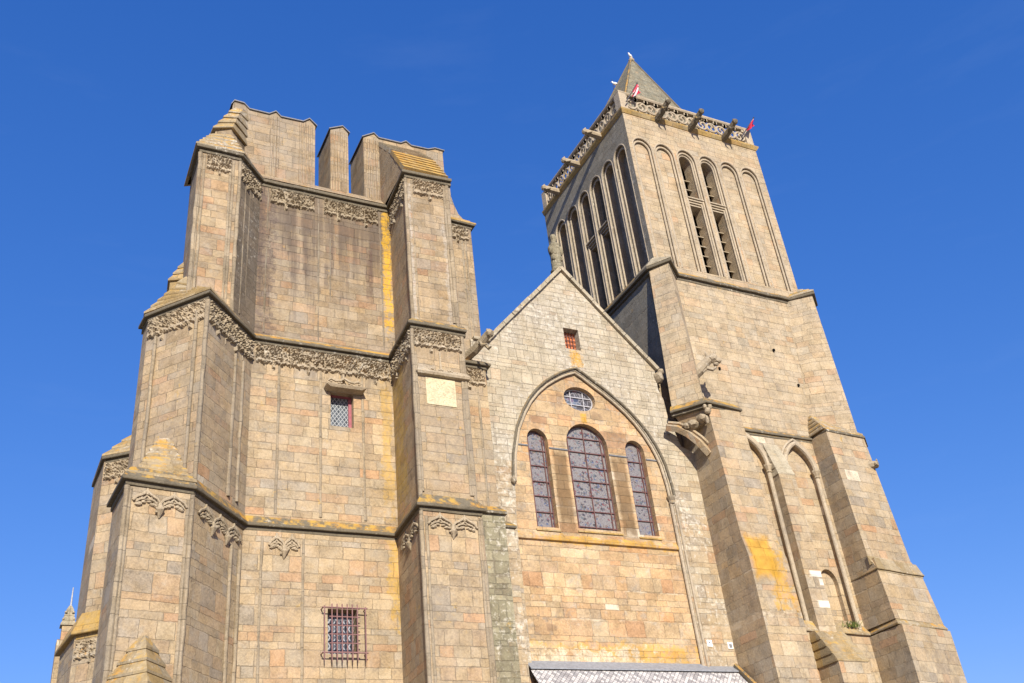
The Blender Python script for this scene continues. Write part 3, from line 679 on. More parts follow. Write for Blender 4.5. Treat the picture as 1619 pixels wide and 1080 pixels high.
# shafts (thin vertical mouldings)
for x, y, z0, z1 in [(6.85, D - .03, 0.3, 13.6), (8.19, D - .03, 0.3, 13.6), (7.26, D, 14.4, 20.0), (8.76, D, 14.4, 20.0), (10.32, D, 14.4, 20.0),
                     (6.64, D, 21.3, 28.05), (8.66, D, 21.3, 28.05), (9.12, D + .012, 21.3, 27.6), (11.21, D, 21.3, 28.05),
                     (2.52, -2.55, 0.3, 13.7), (2.42, -2.57, 0.3, 13.7), (4.15, -2.26, 0.3, 13.6), (5.78, -0.52, 0.3, 13.0), (6.12, -0.12, 0.3, 13.0),
                     (11.42, -2.53, 0.3, 13.6), (13.28, -2.46, 0.3, 13.6), (13.36, -2.45, 0.3, 13.6),
                     (11.42, -2.40, 14.5, 19.8), (13.15, -2.38, 14.5, 20.0), (13.22, -2.38, 14.5, 20.0), (2.95, -0.60, 14.5, 20.0), (4.02, -1.90, 14.5, 20.4), (5.55, -0.72, 14.5, 19.7), (5.9, -0.32, 14.5, 19.7),
                     (11.74, -2.14, 21.4, 28.0), (13.1, -2.23, 21.4, 28.0), (13.2, -2.24, 21.4, 28.0), (3.98, -0.98, 21.4, 28.0), (3.86, -0.98, 21.4, 28.0), (4.95, -0.97, 21.4, 28.0), (5.05, -0.97, 21.4, 28.0), (5.82, -0.36, 21.4, 27.4), (5.6, -0.62, 21.4, 27.4),
                     (13.85, 0.08, 21.2, 28.0), (14.85, 0.11, 21.2, 28.0), (15.02, 0.11, 21.2, 28.0), (13.7, -0.43, 14.9, 20.0), (14.7, -0.43, 14.9, 20.0)]:
    up_ = 5.4 < x < 11.3 and z0 > 21.2
    shaft(x, y + 0.03, z0, z1, NTW, 0.045 if up_ else 0.06, 'shaft_dark' if up_ else 'shaft')
# angle rolls on the arrises
for p, z0, z1 in [(lw[2], 0.2, 13.75), (mw_[2], 14.2, 20.75), (tw[2], 21.2, 28.05), (lw[5], 0.2, 13.75), (mw_[5], 14.2, 20.75), (tw[5], 21.2, 28.05), (lw[1], 0.2, 13.75), (tw[1], 21.3, 28.05), (lw[6], 0.2, 13.7), (mw_[6], 14.2, 20.75), (tw[6], 21.2, 28.05)]:
    shaft(p[0], p[1] - 0.0, z0, z1, NTW, 0.075, name='angle_roll')
# weatherings
mb = MB(); mb.steps([(2.62, -0.4, 14.40), (2.66, -2.1, 14.40), (4.12, -2.05, 14.40), (3.8, -1.1, 14.40)], [(3.30, -0.95, 16.0), (3.30, -1.16, 16.0), (3.56, -1.28, 16.0), (3.6, -1.05, 16.0)], 6, 0.05)
mb.prism([(2.4, 0.2), (2.4, -2.5), (4.25, -2.2), (5.9, -0.2), (5.9, 0.2)], 14.05, 14.2)
mb.steps([(2.36, 0.2, 14.2), (2.36, -2.56, 14.2), (4.28, -2.25, 14.2), (4.6, 0.2, 14.2)], [(2.66, 0.2, 14.46), (2.70, -1.95, 14.46), (4.18, -2.1, 14.40), (4.5, 0.2, 14.46)], 1)
mb.build('weathering', M['weather'], NTW)
mb = MB(); mb.steps([(1.95, -2.4, 7.4), (1.95, -2.72, 7.4), (3.3, -4.1, 7.4), (4.55, -2.45, 7.4), (4.5, -2.0, 7.4)], [(3.15, -2.2, 9.55), (3.17, -2.55, 9.55), (3.27, -2.62, 9.55), (3.37, -2.52, 9.55), (3.38, -2.2, 9.55)], 6, 0.06)
mb.build('weathering', M['weather'], NTW)
mb = MB(); mb.prism([(1.95, -2.72), (3.3, -4.1), (4.55, -2.45), (4.5, -1.0), (1.95, -1.0)], 0, 7.38); mb.build('plinth', M['low'], NTW)
mb = MB(); mb.steps([(2.70, 1.1, 21.15), (2.62, -0.2, 21.15), (4.3, -2.2, 21.15), (6.1, -0.05, 21.15)], [(3.78, 1.1, 23.0), (3.76, -0.4, 22.75), (4.35, -0.98, 21.95), (5.9, -0.12, 21.35)], 6, 0.05)
mb.build('weathering', M['weather'], NTW)
mb = MB(); mb.prism([(3.42, 1.2), (4.2, 0.8), (4.2, 2.2), (3.5, 2.2)], 21.1, 23.6)
mb.steps([(3.40, 1.2, 23.6), (4.2, 0.8, 23.6), (4.2, 2.2, 23.6), (3.5, 2.2, 23.6)], [(3.85, 1.3, 24.6), (4.2, 1.0, 24.6), (4.2, 2.2, 24.6), (3.9, 2.2, 24.6)], 3)
mb.build('weathering', M['weather'], NTW)
# left buttress head: lower stepped slope, then a fin with its own slope
mb = MB(); mb.steps([(3.66, 1.4, 28.42), (3.66, -1.08, 28.42), (5.33, -1.08, 28.42), (6.3, 0.1, 28.42)], [(4.25, 1.4, 30.0), (4.35, -0.1, 30.0), (4.95, -0.25, 30.0), (5.55, 0.45, 30.0)], 5, 0.05)
mb.build('weathering', M['weather'], NTW)
fin = [(4.3, 1.3), (4.42, 0.0), (4.98, -0.28), (5.68, 0.5), (5.6, 1.3)]
mb = MB(); mb.prism(fin, 29.3, 30.35, cap1=True)
mb.face([(4.98, -0.28, 30.3), (5.68, 0.5, 30.0), (5.68, 0.5, 32.2), (5.5, 0.3, 32.1)])
mb.build('buttress_head', M['top'], NTW)
mb = MB(); mb.steps([(4.25, 1.3, 30.35), (4.38, -0.05, 30.35), (5.0, -0.30, 30.35), (5.69, 0.5, 30.4)], [(5.1, 1.3, 32.2), (5.2, 0.42, 32.2), (5.45, 0.42, 32.2), (5.7, 0.5, 32.2)], 4, 0.06)
mb.build('weathering', M['weather'], NTW)
# ledge above the top string
mb = MB(); mb.face([(5.8, 0.12, 28.5), (11.7, 0.12, 28.5), (11.7, 0.52, 29.03), (5.8, 0.52, 29.03)]); mb.face([(5.8, 0.52, 29.03), (11.7, 0.52, 29.03), (11.7, 2.5, 29.2), (5.8, 2.5, 29.2)])
mb.face([(5.8, 2.5, 29.2), (11.7, 2.5, 29.2), (11.7, 9.4, 28.7), (5.8, 9.4, 28.7)])
mb.build('ledge', M['top'], NTW)
# ragged belfry walls: each a wall with jamb shafts and a thin lead capping
def ragged(x0, x1, y0, y1, z0, prof, shafts, name):
    mb = MB()
    n = len(prof)
    fr_ = [(x, y0, z) for x, z in prof]; bk = [(x, y1, z) for x, z in prof]
    mb.face([(x0, y0, z0), (x1, y0, z0)] + list(reversed(fr_)))
    mb.face(list(reversed([(x0, y1, z0), (x1, y1, z0)] + list(reversed(bk)))))
    mb.face([(x0, y1, z0), (x0, y0, z0), fr_[0], bk[0]]); mb.face([(x1, y0, z0), (x1, y1, z0), bk[-1], fr_[-1]])
    for i in range(n - 1): mb.face([fr_[i], fr_[i + 1], bk[i + 1], bk[i]])
    w = mb.build(name, M['top'], NTW)
    mb = MB()
    for i in range(n - 1):
        (xa, za), (xb, zb) = prof[i], prof[i + 1]
        e = 0.07
        if i == 0: xa -= e
        if i == n - 2: xb += e
        a = [(xa, y0 - e, za + 0.003), (xb, y0 - e, zb + 0.003), (xb, y1 + e, zb + 0.003), (xa, y1 + e, za + 0.003)]
        b = [(p[0], p[1], p[2] + 0.05) for p in a]
        mb.loft([a, b], True, True)
    mb.build('capping', M['lead'], w)
    for sx in shafts:
        shaft(sx, y0, z0, min(z for x, z in prof) - 0.02, w, 0.055, name='jamb_shaft', mat='top')
ragged(5.1, 8.58, 0.5, 2.3, 28.8, [(5.1, 32.35), (5.15, 32.6), (5.55, 32.58), (5.78, 32.33), (6.6, 32.33), (6.88, 32.56), (7.1, 32.33), (8.05, 32.37), (8.32, 32.62), (8.58, 32.30)],
       [6.75, 6.9, 7.02, 7.95, 8.1, 8.25, 8.42], 'belfry_wall')
ragged(9.25, 10.03, 0.5, 2.3, 28.8, [(9.25, 32.33), (9.78, 32.66), (10.03, 32.36)], [9.35, 9.5, 9.62, 9.75, 9.9], 'belfry_pier')
ragged(10.72, 14.48, 0.5, 2.3, 28.8, [(10.72, 32.33), (11.2, 32.72), (11.42, 32.5), (12.45, 32.52), (12.7, 32.70), (12.95, 32.52), (13.75, 32.55), (14.1, 32.72), (14.48, 32.70)],
       [10.8, 10.95, 11.05, 11.2, 11.32], 'belfry_wall')
# right buttress head
prof = [(-2.25, 28.45), (-1.05, 30.45), (-0.3, 31.2), (0.5, 32.25)]
mb = MB()
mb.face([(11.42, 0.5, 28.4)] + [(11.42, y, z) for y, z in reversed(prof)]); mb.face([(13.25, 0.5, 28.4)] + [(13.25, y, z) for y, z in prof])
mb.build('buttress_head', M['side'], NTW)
def courses(x0, x1, a, b, n, lip=0.05, th=0.16):
    mb = MB(); a, b = Vector(a), Vector(b)                  # (y, z) foot and head of the slope
    d = (b - a).normalized(); nn = Vector((-d.y, d.x))
    if nn.x > 0: nn = -nn
    for i in range(n):
        p0 = a.lerp(b, i / n) + nn * lip; p1 = a.lerp(b, (i + 1) / n + 0.02)
        e = random.uniform(-0.012, 0.012)
        pr = [p0, p1, p1 - nn * th, p0 - nn * (th + lip)]
        l = [(x0 + e, q.x, q.y) for q in pr]; r_ = [(x1 + e, q.x, q.y) for q in pr]
        mb.face([l[0], r_[0], r_[1], l[1]]); mb.face([l[3], r_[3], r_[0], l[0]]); mb.face([l[0], l[1], l[2], l[3]]); mb.face([r_[3], r_[2], r_[1], r_[0]])
    return mb
courses(11.40, 13.3, (-2.32, 28.45), (-1.05, 30.45), 6).build('weathering', M['orange'], NTW)
courses(11.42, 13.28, (-1.05, 30.48), (0.45, 32.25), 6).build('weathering', M['weather_grey'], NTW)
# north-west buttress stack behind
mb = MB(); mb.prism([(1.62, 4.4), (1.86, 2.35), (2.75, 1.55), (4.0, 2.6), (4.0, 4.4)], 0, 11.0, cap1=True); mb.build('buttress', M['low'], NTW)
mb = MB(); mb.prism([(1.98, 5.0), (2.08, 2.72), (2.9, 2.05), (4.0, 2.9), (4.0, 5.0)], 11.0, 17.0); mb.build('buttress', M['mid'], NTW)
string([(1.45, 4.6), (1.72, 2.2), (2.75, 1.3), (4.0, 2.4)], 11.0, NTW, rise=0.6, out=0.22, mat='orange')
string([(1.9, 5.0), (1.98, 2.62), (2.92, 1.85), (4.0, 2.8)], 17.0, NTW, rise=0.3)
frieze(Vector((1.9, 2.32)), Vector((2.7, 1.6)), 10.7, 0.7, NTW, 0.08, 0.5, 'carve', 3.0)
frieze(Vector((2.12, 2.68)), Vector((2.86, 2.08)), 16.75, 0.8, NTW, 0.1, 0.5, 'carve', 8.0)
mb = MB(); mb.steps([(1.95, 5.0, 17.1), (2.05, 2.7, 17.1), (2.9, 2.0, 17.1), (4.0, 2.9, 17.1)], [(3.2, 5.0, 18.1), (2.9, 2.9, 18.1), (3.1, 2.6, 18.1), (3.6, 3.0, 18.1)], 3)
mb.build('weathering', M['weather'], NTW)
# lozenge window with its carved hood
w = MB(); w.box(9.12, 9.17, 0.42, 0.54, 17.87, 19.24); w.box(9.86, 9.97, 0.42, 0.54, 17.87, 19.24); w.box(9.17, 9.86, 0.42, 0.54, 17.87, 17.92); w.box(9.17, 9.86, 0.42, 0.54, 19.18, 19.24)
win = lab(w.build('window', M['redwood'], NTW), 'small lozenge-leaded window in a faded red frame')
p = MB(); p.face([(9.15, 0.50, 17.9), (9.88, 0.50, 17.9), (9.88, 0.50, 19.2), (9.15, 0.50, 19.2)]); p.build('pane', M['leaded'], win)
mb = MB()
mb.loft([[(8.95, D - .02, 19.22), (9.02, -0.2, 19.24), (10.18, -0.2, 19.24), (10.27, D - .02, 19.22)], [(8.86, D - .02, 19.32), (8.86, -0.26, 19.32), (10.34, -0.26, 19.32), (10.34, D - .02, 19.32)],
         [(8.9, D - .02, 19.5), (8.95, 0.0, 19.5), (10.25, 0.0, 19.5), (10.3, D - .02, 19.5)]], True, True)
for sg in (-1, 1):
    mb.tube([(9.58 + sg * 0.02, -0.02, 19.72), (9.58 + sg * 0.16, -0.06, 19.60), (9.58 + sg * 0.34, -0.07, 19.56), (9.58 + sg * 0.5, -0.06, 19.64), (9.58 + sg * 0.6, 0.0, 19.58)], 0.05, 6)
for i in range(14):
    mb.blob((8.98 + i * 0.095, -0.06, 19.47 + 0.05 * math.sin(i * 1.7)), (0.05, 0.05, 0.045), 1, 0.3, 2, i)
mb.tube([(9.58, D - 0.05, 19.7), (9.58, D - 0.05, 20.0)], [0.07, 0.05], 6); mb.blob((9.58, D - 0.06, 20.05), (0.12, 0.1, 0.12), 1, 0.3, 3)
mb.build('window_hood', M['carve'], NTW)
# barred window
b = MB()
for i in range(6):
    x = 9.06 + i * 0.165
    b.tube([(x, -0.12, 9.72), (x, -0.12, 11.42)], [0.022, 0.022], 6)
    b.tube([(x, -0.12, 9.74), (x, -0.14, 9.60)], [0.022, 0.004], 6)
for j in range(6):
    z = 9.92 + j * 0.275
    b.tube([(8.98, -0.10, z), (9.98, -0.10, z)], 0.022, 6)
for x in (8.82, 10.15):
    b.tube([(x, -0.13, 9.72), (x, -0.13, 11.35)], 0.02, 6); b.tube([(x, -0.13, 9.74), (x, -0.14, 9.62)], [0.02, 0.004], 6)
for z in (9.90, 11.30):
    b.tube([(8.74, -0.13, z), (10.22, -0.13, z)], 0.022, 6)
    for x in (8.78, 10.18): b.tube([(x, -0.13, z), (x, D, z)], 0.02, 6)
gr = lab(b.build('window_grille', M['iron'], NTW), 'projecting iron grille with spiked bars')
p = MB(); p.face([(8.98, 0.56, 9.9), (9.99, 0.56, 9.9), (9.99, 0.56, 11.36), (8.98, 0.56, 11.36)]); p.build('pane', M['leaded2'], gr)
# plaque with its ledge on the right buttress
mb = MB()
mb.box(11.75, 12.86, mw_[5][1] - 0.02, mw_[5][1] + 0.1, 17.78, 18.83)
for i in range(70):
    mb.blob((11.85 + random.random() * 0.92, mw_[5][1] - 0.02, 17.88 + random.random() * 0.85), (0.035, 0.012, 0.025), 1, 0.3, 3, i)
lab(mb.build('plaque', M['cream'], NTW), 'cream limestone plaque worn smooth')
mb = MB(); yq = mw_[5][1]
mb.loft([[(11.42, yq + .02, 18.88), (11.42, yq - .16, 18.9), (13.4, yq - .16, 18.9), (13.4, yq + .02, 18.88)], [(11.38, yq + .02, 18.98), (11.38, yq - .2, 18.98), (13.42, yq - .2, 18.98), (13.42, yq + .02, 18.98)], [(11.5, yq + .02, 19.2), (11.5, yq - .03, 19.2), (13.3, yq - .03, 19.2), (13.3, yq + .02, 19.2)]], True, True)
for i in range(18): mb.blob((11.9 + i * 0.06, yq - 0.08, 19.12 + 0.06 * math.sin(i * 1.1)), (0.06, 0.06, 0.06), 1, 0.4, 3, i)
mb.tube([(12.35, yq - .02, 19.2), (12.35, yq - .02, 19.95)], [0.05, 0.03], 6)
mb.build('plaque_hood', M['carve'], NTW)

# gargoyles -------------------------------------------------------------
def gargoyle(base, d, L, parent, r=0.17, mat='carve_dark', rise=0.1, name='gargoyle'):
    base = Vector(base); d = Vector(d).normalized(); up = Vector((0, 0, 1)); sd = d.cross(up)
    mb = MB()
    pts = [base - d * 0.15, base + d * L * 0.3 + up * rise * 0.2, base + d * L * 0.6 + up * rise * 0.6, base + d * L * 0.82 + up * rise, base + d * L * 0.93 + up * rise * 1.05, base + d * L + up * rise * 0.9]
    mb.tube(pts, [r * 1.15, r * 1.1, r, r * 0.9, r * 1.05, r * 0.55], 8)
    for s_ in (-1, 1):
        mb.blob(base + d * L * 0.88 + up * (rise + r * 0.95) + sd * s_ * r * 0.55, (r * 0.24, r * 0.24, r * 0.32), 1, 0.2, 3)
        mb.tube([base + d * L * 0.62 + sd * s_ * r * 0.9 + up * rise * 0.4, base + d * L * 0.70 + sd * s_ * r * 1.2 - up * r * 0.5, base + d * L * 0.85 + sd * s_ * r * 0.8 - up * r * 0.7], [r * 0.4, r * 0.35, r * 0.2], 6)
    return mb.build(name, M[mat], parent, smooth=True)
gargoyle((14.35, -0.45, 21.2), (0.42, -0.9, 0.12), 1.35, NTW, 0.17, rise=0.35)

# ------------------------------------------------------------------ west gable
GB = thing('gable_wall', 'pointed stone gable with stained glass windows in a blocked arch, between two towers', 'gable wall', (19.5, 0.5, 0))
hood = [(16.1, 16.4), (16.22, 17.5), (16.51, 18.66), (16.85, 19.4), (17.2, 19.98), (17.6, 20.46), (18.02, 20.85), (18.4, 21.12), (18.76, 21.35), (19.12, 21.53), (19.46, 21.66), (19.8, 21.47), (20.21, 21.18), (20.75, 20.82), (21.27, 20.41), (21.7, 20.02), (22.07, 19.6), (22.4, 19.14), (22.68, 18.62), (22.85, 18.2), (22.98, 17.77), (23.1, 16.9), (23.12, 16.4)]
arch = [(15.98, 0.0), (15.99, 14.6)] + hood + [(23.14, 9.0), (23.14, 0.0)]
outl = [(14.8, 0.0), (24.75, 0.0), (24.75, 18.5), (24.1, 18.75), (23.9, 19.5), (23.72, 20.1), (23.68, 20.9), (23.5, 21.4), (23.52, 22.3), (19.46, 26.75), (15.55, 22.38), (14.8, 22.38)]
att = [(19.18, 22.71), (19.91, 22.71), (19.91, 23.74), (19.18, 23.74)]
zsplit = 17.2
def clip(poly, z, keep_above):
    out = []
    for i in range(len(poly)):
        a, b = poly[i], poly[(i + 1) % len(poly)]
        ia = (a[1] >= z) == keep_above; ib = (b[1] >= z) == keep_above
        if ia: out.append(a)
        if ia != ib:
            t = (z - a[1]) / (b[1] - a[1]); out.append((a[0] + t * (b[0] - a[0]), z))
    return out
# upper gable: everything above the split, minus the arch head
top_arch = [q for q in hood if q[1] > zsplit]
xl = 16.19; xr = 23.06
up_out = [(14.8, zsplit), (xl, zsplit)] + top_arch + [(xr, zsplit), (24.75, zsplit)] + outl[2:]
mb = MB(); mb.panel((0, 0, 0), (1, 0, 0), (0, -1, 0), up_out, [att], 0.85); mb.build('wall', M['gable'], GB)
mb = MB(); mb.panel((0, 0, 0), (1, 0, 0), (0, -1, 0), [(14.8, 0.0), (15.98, 0.0), (15.99, 14.6), (16.1, 16.4), (xl, zsplit), (14.8, zsplit)], [], 0.85)
mb.panel((0, 0, 0), (1, 0, 0), (0, -1, 0), [(23.14, 0.0), (24.75, 0.0), (24.75, zsplit), (xr, zsplit), (23.12, 16.4)], [], 0.85)
mb.build('wall', M['gable_low'], GB)
# infill with the windows
cw = roundhead(19.6, 0.94, 14.78, 18.34, 0.95, 16); lwn = roundhead(17.36, 0.455, 14.72, 18.28, 0.52); rwn = roundhead(21.83, 0.455, 14.72, 18.30, 0.52)
ov = arcpts(19.57, 20.43, 0.74, 0.55, 0, 348, 29)
YI = 0.16
mb = MB(); mb.panel((0, YI, 0), (1, 0, 0), (0, -1, 0), [(15.5, 0.0), (23.5, 0.0), (23.5, 16.5), (22.9, 19.2), (21.5, 21.0), (19.46, 22.2), (17.2, 21.0), (16.0, 19.2), (15.5, 16.5)], [cw, lwn, rwn, ov], 0.46, sides=False)
mb.build('infill_wall', M['infill'], GB)
# hood mould and jamb shafts
mb = MB()
off = lambda k: [(x + (x - 19.5) * k / 3.6, z + max(0, (z - 17)) * k / 4.6) for x, z in hood]
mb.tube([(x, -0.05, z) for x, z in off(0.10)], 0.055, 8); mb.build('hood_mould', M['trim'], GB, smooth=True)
mb = MB(); mb.tube([(x, 0.07, z) for x, z in off(-0.06)], 0.058, 8); mb.build('arch_moulding', M['trim_pale'], GB, smooth=True)
mb = MB(); mb.tube([(23.07, 0.07, 16.1), (23.1, 0.07, 9.0)], 0.07, 10); mb.tube([(23.22, -0.03, 16.1), (23.24, -0.03, 9.0)], 0.05, 8); mb.build('jamb_shaft', M['trim_pale'], GB, smooth=True)
mb = MB(); mb.lathe((23.1, 0.04, 16.1), [(0.10, 0), (0.13, 0.05), (0.10, 0.12), (0.17, 0.24), (0.19, 0.3)], 10); mb.build('capital', M['carve_dark'], GB)
mb = MB(); mb.blob((16.0, -0.06, 16.38), (0.1, 0.12, 0.16), 2, 0.4, 3); mb.build('corbel', M['carve_dark'], GB)
# sill ledge and impost line
mb = MB(); mb.sweep([(16.0, YI), (23.13, YI)], [(0.0, 14.18), (0.10, 14.2), (0.11, 14.26), (0.0, 14.46)]); mb.build('sill_course', M['infill'], GB)
for x0, x1 in ((16.08, 16.9), (17.83, 18.65), (20.55, 21.37), (22.3, 22.95)):
    mb = MB(); mb.sweep([(x0, YI), (x1, YI)], [(0.0, 17.96), (0.045, 17.99), (0.045, 18.03), (0.0, 18.06)]); mb.build('impost_band', M['lead'], GB)
# coping
mb = MB()
for a, b in (((15.5, 22.36), (19.50, 26.84)), ((19.42, 26.84), (23.6, 22.3))):
    d = (Vector(b) - Vector(a)).normalized(); n_ = Vector((-d.y, d.x))
    nseg = 9
    for i in range(nseg):
        p0 = Vector(a).lerp(Vector(b), i / nseg); p1 = Vector(a).lerp(Vector(b), (i + 1) / nseg - 0.004)
        c = (p0 + p1) / 2 + n_ * (0.05 + 0.012 * random.uniform(-1, 1)); hd = (p1 - p0) / 2
        mb.obox((c.x, 0.40, c.y), (hd.x, 0, hd.y), (0, 0.54 + random.uniform(-.015, .015), 0), (n_.x * 0.085, 0, n_.y * 0.085))
mb.box(14.9, 15.62, -0.12, 0.9, 22.36, 22.48)
mb.build('coping', M['weather_grey'], GB)
# kneeler at the right foot and finial at the top
mb = MB(); mb.blob((23.62, 0.0, 21.95), (0.22, 0.3, 0.3), 2, 0.3, 2); mb.blob((23.75, -0.05, 22.25), (0.16, 0.2, 0.16), 2, 0.3, 2, 3); mb.build('kneeler', M['carve_dark'], GB)
mb = MB(); mb.lathe((19.52, 0.25, 26.75), [(0.34, 0.0), (0.33, 0.18), (0.25, 0.3), (0.24, 0.75), (0.25, 1.05), (0.28, 1.35), (0.27, 1.55), (0.15, 1.72), (0.10, 1.80), (0.16, 1.92), (0.17, 2.04), (0.12, 2.17), (0.03, 2.22)], 14)
for s_ in (-1, 1):
    mb.blob((19.52 + s_ * 0.22, 0.2, 28.0), (0.12, 0.18, 0.28), 2, 0.4, 3, s_)
    mb.blob((19.52 + s_ * 0.18, 0.1, 27.5), (0.08, 0.12, 0.14), 2, 0.4, 3, s_)
bmesh.ops.remove_doubles(mb.bm, verts=mb.bm.verts, dist=0.001)
for q in mb.bm.verts: q.co += Vector((noise.noise(q.co * 4), noise.noise(q.co * 4 + Vector((9, 9, 9))), 0)) * 0.05
lab(mb.build('finial', M['rubble'], GB, smooth=True), 'worn stone finial like a small headless figure')
# stained glass
def sgwin(hole, cx, hw, z0, zs, hr, mat, rows, cols_, name='stained_glass_window'):
    yb = YI + 0.26
    mb = MB()
    top = lambda x: zs + hr * math.sqrt(max(0, 1 - ((x - cx) / hw) ** 2))
    r = 0.017
    for x in cols_: mb.box(x - r, x + r, yb - 0.05, yb - 0.01, z0, top(x))
    for z in rows:
        k = hw if z < zs else hw * math.sqrt(max(0, 1 - ((z - zs) / hr) ** 2))
        mb.box(cx - k, cx + k, yb - 0.052, yb - 0.008, z - r, z + r)
    a = arcpts(cx, zs, hw - 0.03, hr - 0.03, 0, 180, 14)
    mb.tube([(cx + hw - 0.03, yb - 0.03, z0)] + [(x, yb - 0.03, z) for x, z in a] + [(cx - hw + 0.03, yb - 0.03, z0)], 0.022, 6)
    w = mb.build(name, M['bar'], GB)
    p = MB(); p.face([(x, yb, z) for x, z in hole]); p.build('pane', M[mat], w)
    s_ = MB(); s_.loft([[(cx - hw - .05, YI - 0.05, z0 - 0.16), (cx + hw + .05, YI - 0.05, z0 - 0.16), (cx + hw + .05, YI + .4, z0 - 0.16), (cx - hw - .05, YI + .4, z0 - 0.16)],
                        [(cx - hw - .05, YI - 0.05, z0 - 0.1), (cx + hw + .05, YI - 0.05, z0 - 0.1), (cx + hw + .05, YI + .4, z0 + 0.05), (cx - hw - .05, YI + .4, z0 + 0.05)]], True, True)
    s_.build('sill', M['orange'], w)
    return w
lab(sgwin(cw, 19.6, 0.94, 14.78, 18.34, 0.95, 'sg', [14.95, 15.6, 16.2, 16.85, 17.45, 18.1, 18.72], [18.84, 19.6, 20.36], ), 'tall middle stained glass window')
lab(sgwin(lwn, 17.36, 0.455, 14.72, 18.28, 0.52, 'sg2', [15.4, 16.05, 16.65, 17.3, 17.95], [17.05, 17.67]), 'left narrow stained glass window')
lab(sgwin(rwn, 21.83, 0.455, 14.72, 18.30, 0.52, 'sg2', [15.4, 16.05, 16.65, 17.3, 17.95], [21.52, 22.14]), 'right narrow stained glass window')
mb = MB(); yb = YI + 0.26
mb.tube([(x, yb - .03, z) for x, z in arcpts(19.57, 20.43, 0.71, 0.52, 0, 360, 28)], 0.03, 6)
for z, k in ((20.25, 0.66), (20.6, 0.66)): mb.box(19.57 - k, 19.57 + k, yb - .05, yb - .01, z - .018, z + .018)
for x, k in ((19.27, 0.48), (19.87, 0.48)): mb.box(x - .018, x + .018, yb - .048, yb - .012, 20.43 - k, 20.43 + k)
w = lab(mb.build('oval_window', M['white_iron'], GB), 'oval stained glass window under the arch point')
p = MB(); p.face([(x, yb, z) for x, z in ov]); p.build('pane', M['sgo'], w)
# attic opening
p = MB(); p.face([(19.1, 0.36, 22.6), (20.0, 0.36, 22.6), (20.0, 0.36, 23.8), (19.1, 0.36, 23.8)])
w = lab(p.build('attic_window', M['wood'], GB), 'small square opening with an orange shutter')
b = MB()
for i in range(1, 5): b.box(19.18 + i * 0.146 - .012, 19.18 + i * 0.146 + .012, 0.29, 0.32, 22.71, 23.74)
for j in range(1, 5): b.box(19.18, 19.91, 0.287, 0.323, 22.71 + j * 0.206 - .01, 22.71 + j * 0.206 + .01)
b.build('mesh_bars', M['bar'], w)
# broken toothing of an older wall against the left tower
RB = thing('wall_stub', 'narrow stub of rough rubble wall with mossy stepped top beside the gable foot', 'wall', (14.8, -0.4, 0))
mb = MB(); mb.prism([(13.5, -0.62), (15.2, -0.62), (15.25, 0.2), (13.5, 0.2)], 0, 14.72); mb.build('rubble_face', M['rubble'], RB)
mb = MB(); mb.prism([(15.15, -0.25), (15.72, -0.25), (15.78, 0.1), (15.15, 0.1)], 0, 14.4); mb.build('plaster_edge', M['gable_low'], RB)
mb = MB(); mb.loft([[(13.5, -0.74, 14.70), (15.26, -0.74, 14.70), (15.3, 0.1, 14.70), (13.5, 0.1, 14.70)], [(13.5, -0.74, 14.8), (15.26, -0.74, 14.8), (15.3, 0.1, 14.8), (13.5, 0.1, 14.8)], [(13.5, -0.35, 15.15), (15.1, -0.35, 15.15), (15.1, 0.1, 15.15), (13.5, 0.1, 15.15)]], True, True)
mb.loft([[(15.27, -0.33, 14.38), (15.8, -0.33, 14.38), (15.8, 0.1, 14.38), (15.27, 0.1, 14.38)], [(15.27, -0.33, 14.46), (15.8, -0.33, 14.46), (15.8, 0.1, 14.46), (15.27, 0.1, 14.46)], [(15.27, -0.05, 14.7), (15.7, -0.05, 14.7), (15.7, 0.1, 14.7), (15.27, 0.1, 14.7)]], True, True)
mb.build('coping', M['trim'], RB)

# nave behind the gable
NV = thing('church_nave', 'church nave with a steep slate roof hidden behind the gable', 'building', (19.5, 20, 0))
mb = MB(); mb.prism([(15.6, 0.9), (23.4, 0.9), (23.4, 45), (15.6, 45)], 0, 21.9, cap1=False); mb.build('wall', M['gable_low'], NV)
mb = MB(); mb.face([(15.3, 0.88, 21.6), (19.5, 0.88, 26.4), (19.5, 45, 26.4), (15.3, 45, 21.6)][::-1]); mb.face([(19.5, 0.88, 26.4), (23.7, 0.88, 21.6), (23.7, 45, 21.6), (19.5, 45, 26.4)][::-1]); mb.build('roof', M['roof'], NV)

# ------------------------------------------------------------------ south bell tower
ST = thing('bell_tower', 'tall square bell tower with pierced parapet and pyramid spire, right of the gable', 'tower', (29.3, 4.5, 0))
# --- belfry stage
BX0, BX1, BY0, BY1 = 24.92, 33.72, 0.15, 9.15
ZB0, ZB1 = 28.15, 38.6
WC = [25.73, 27.10, 28.48, 29.90, 31.30, 32.68]; ZS = 36.05
h1 = [roundhead(c, 0.60, 28.62, ZS + 0.06, 0.68) for c in WC]
h2 = [roundhead(c, 0.49, 28.62, ZS, 0.56) for c in WC]
h3 = [roundhead(WC[i], 0.40, 28.62, ZS - 0.05, 0.46) for i in (2, 3)]
outb = [(BX0, ZB0), (BX1, ZB0), (BX1, ZB1), (BX0, ZB1)]
mb = MB(); mb.panel((0, BY0, 0), (1, 0, 0), (0, -1, 0), outb, h1, 0.10, sides=False); mb.build('belfry_wall', M['tower'], ST)
mb = MB(); mb.panel((0, BY0 + 0.10, 0), (1, 0, 0), (0, -1, 0), [(BX0 + .02, ZB0), (BX1 - .02, ZB0), (BX1 - .02, ZB1), (BX0 + .02, ZB1)], h2, 0.10, sides=False); mb.build('arcade_order', M['tower'], ST)
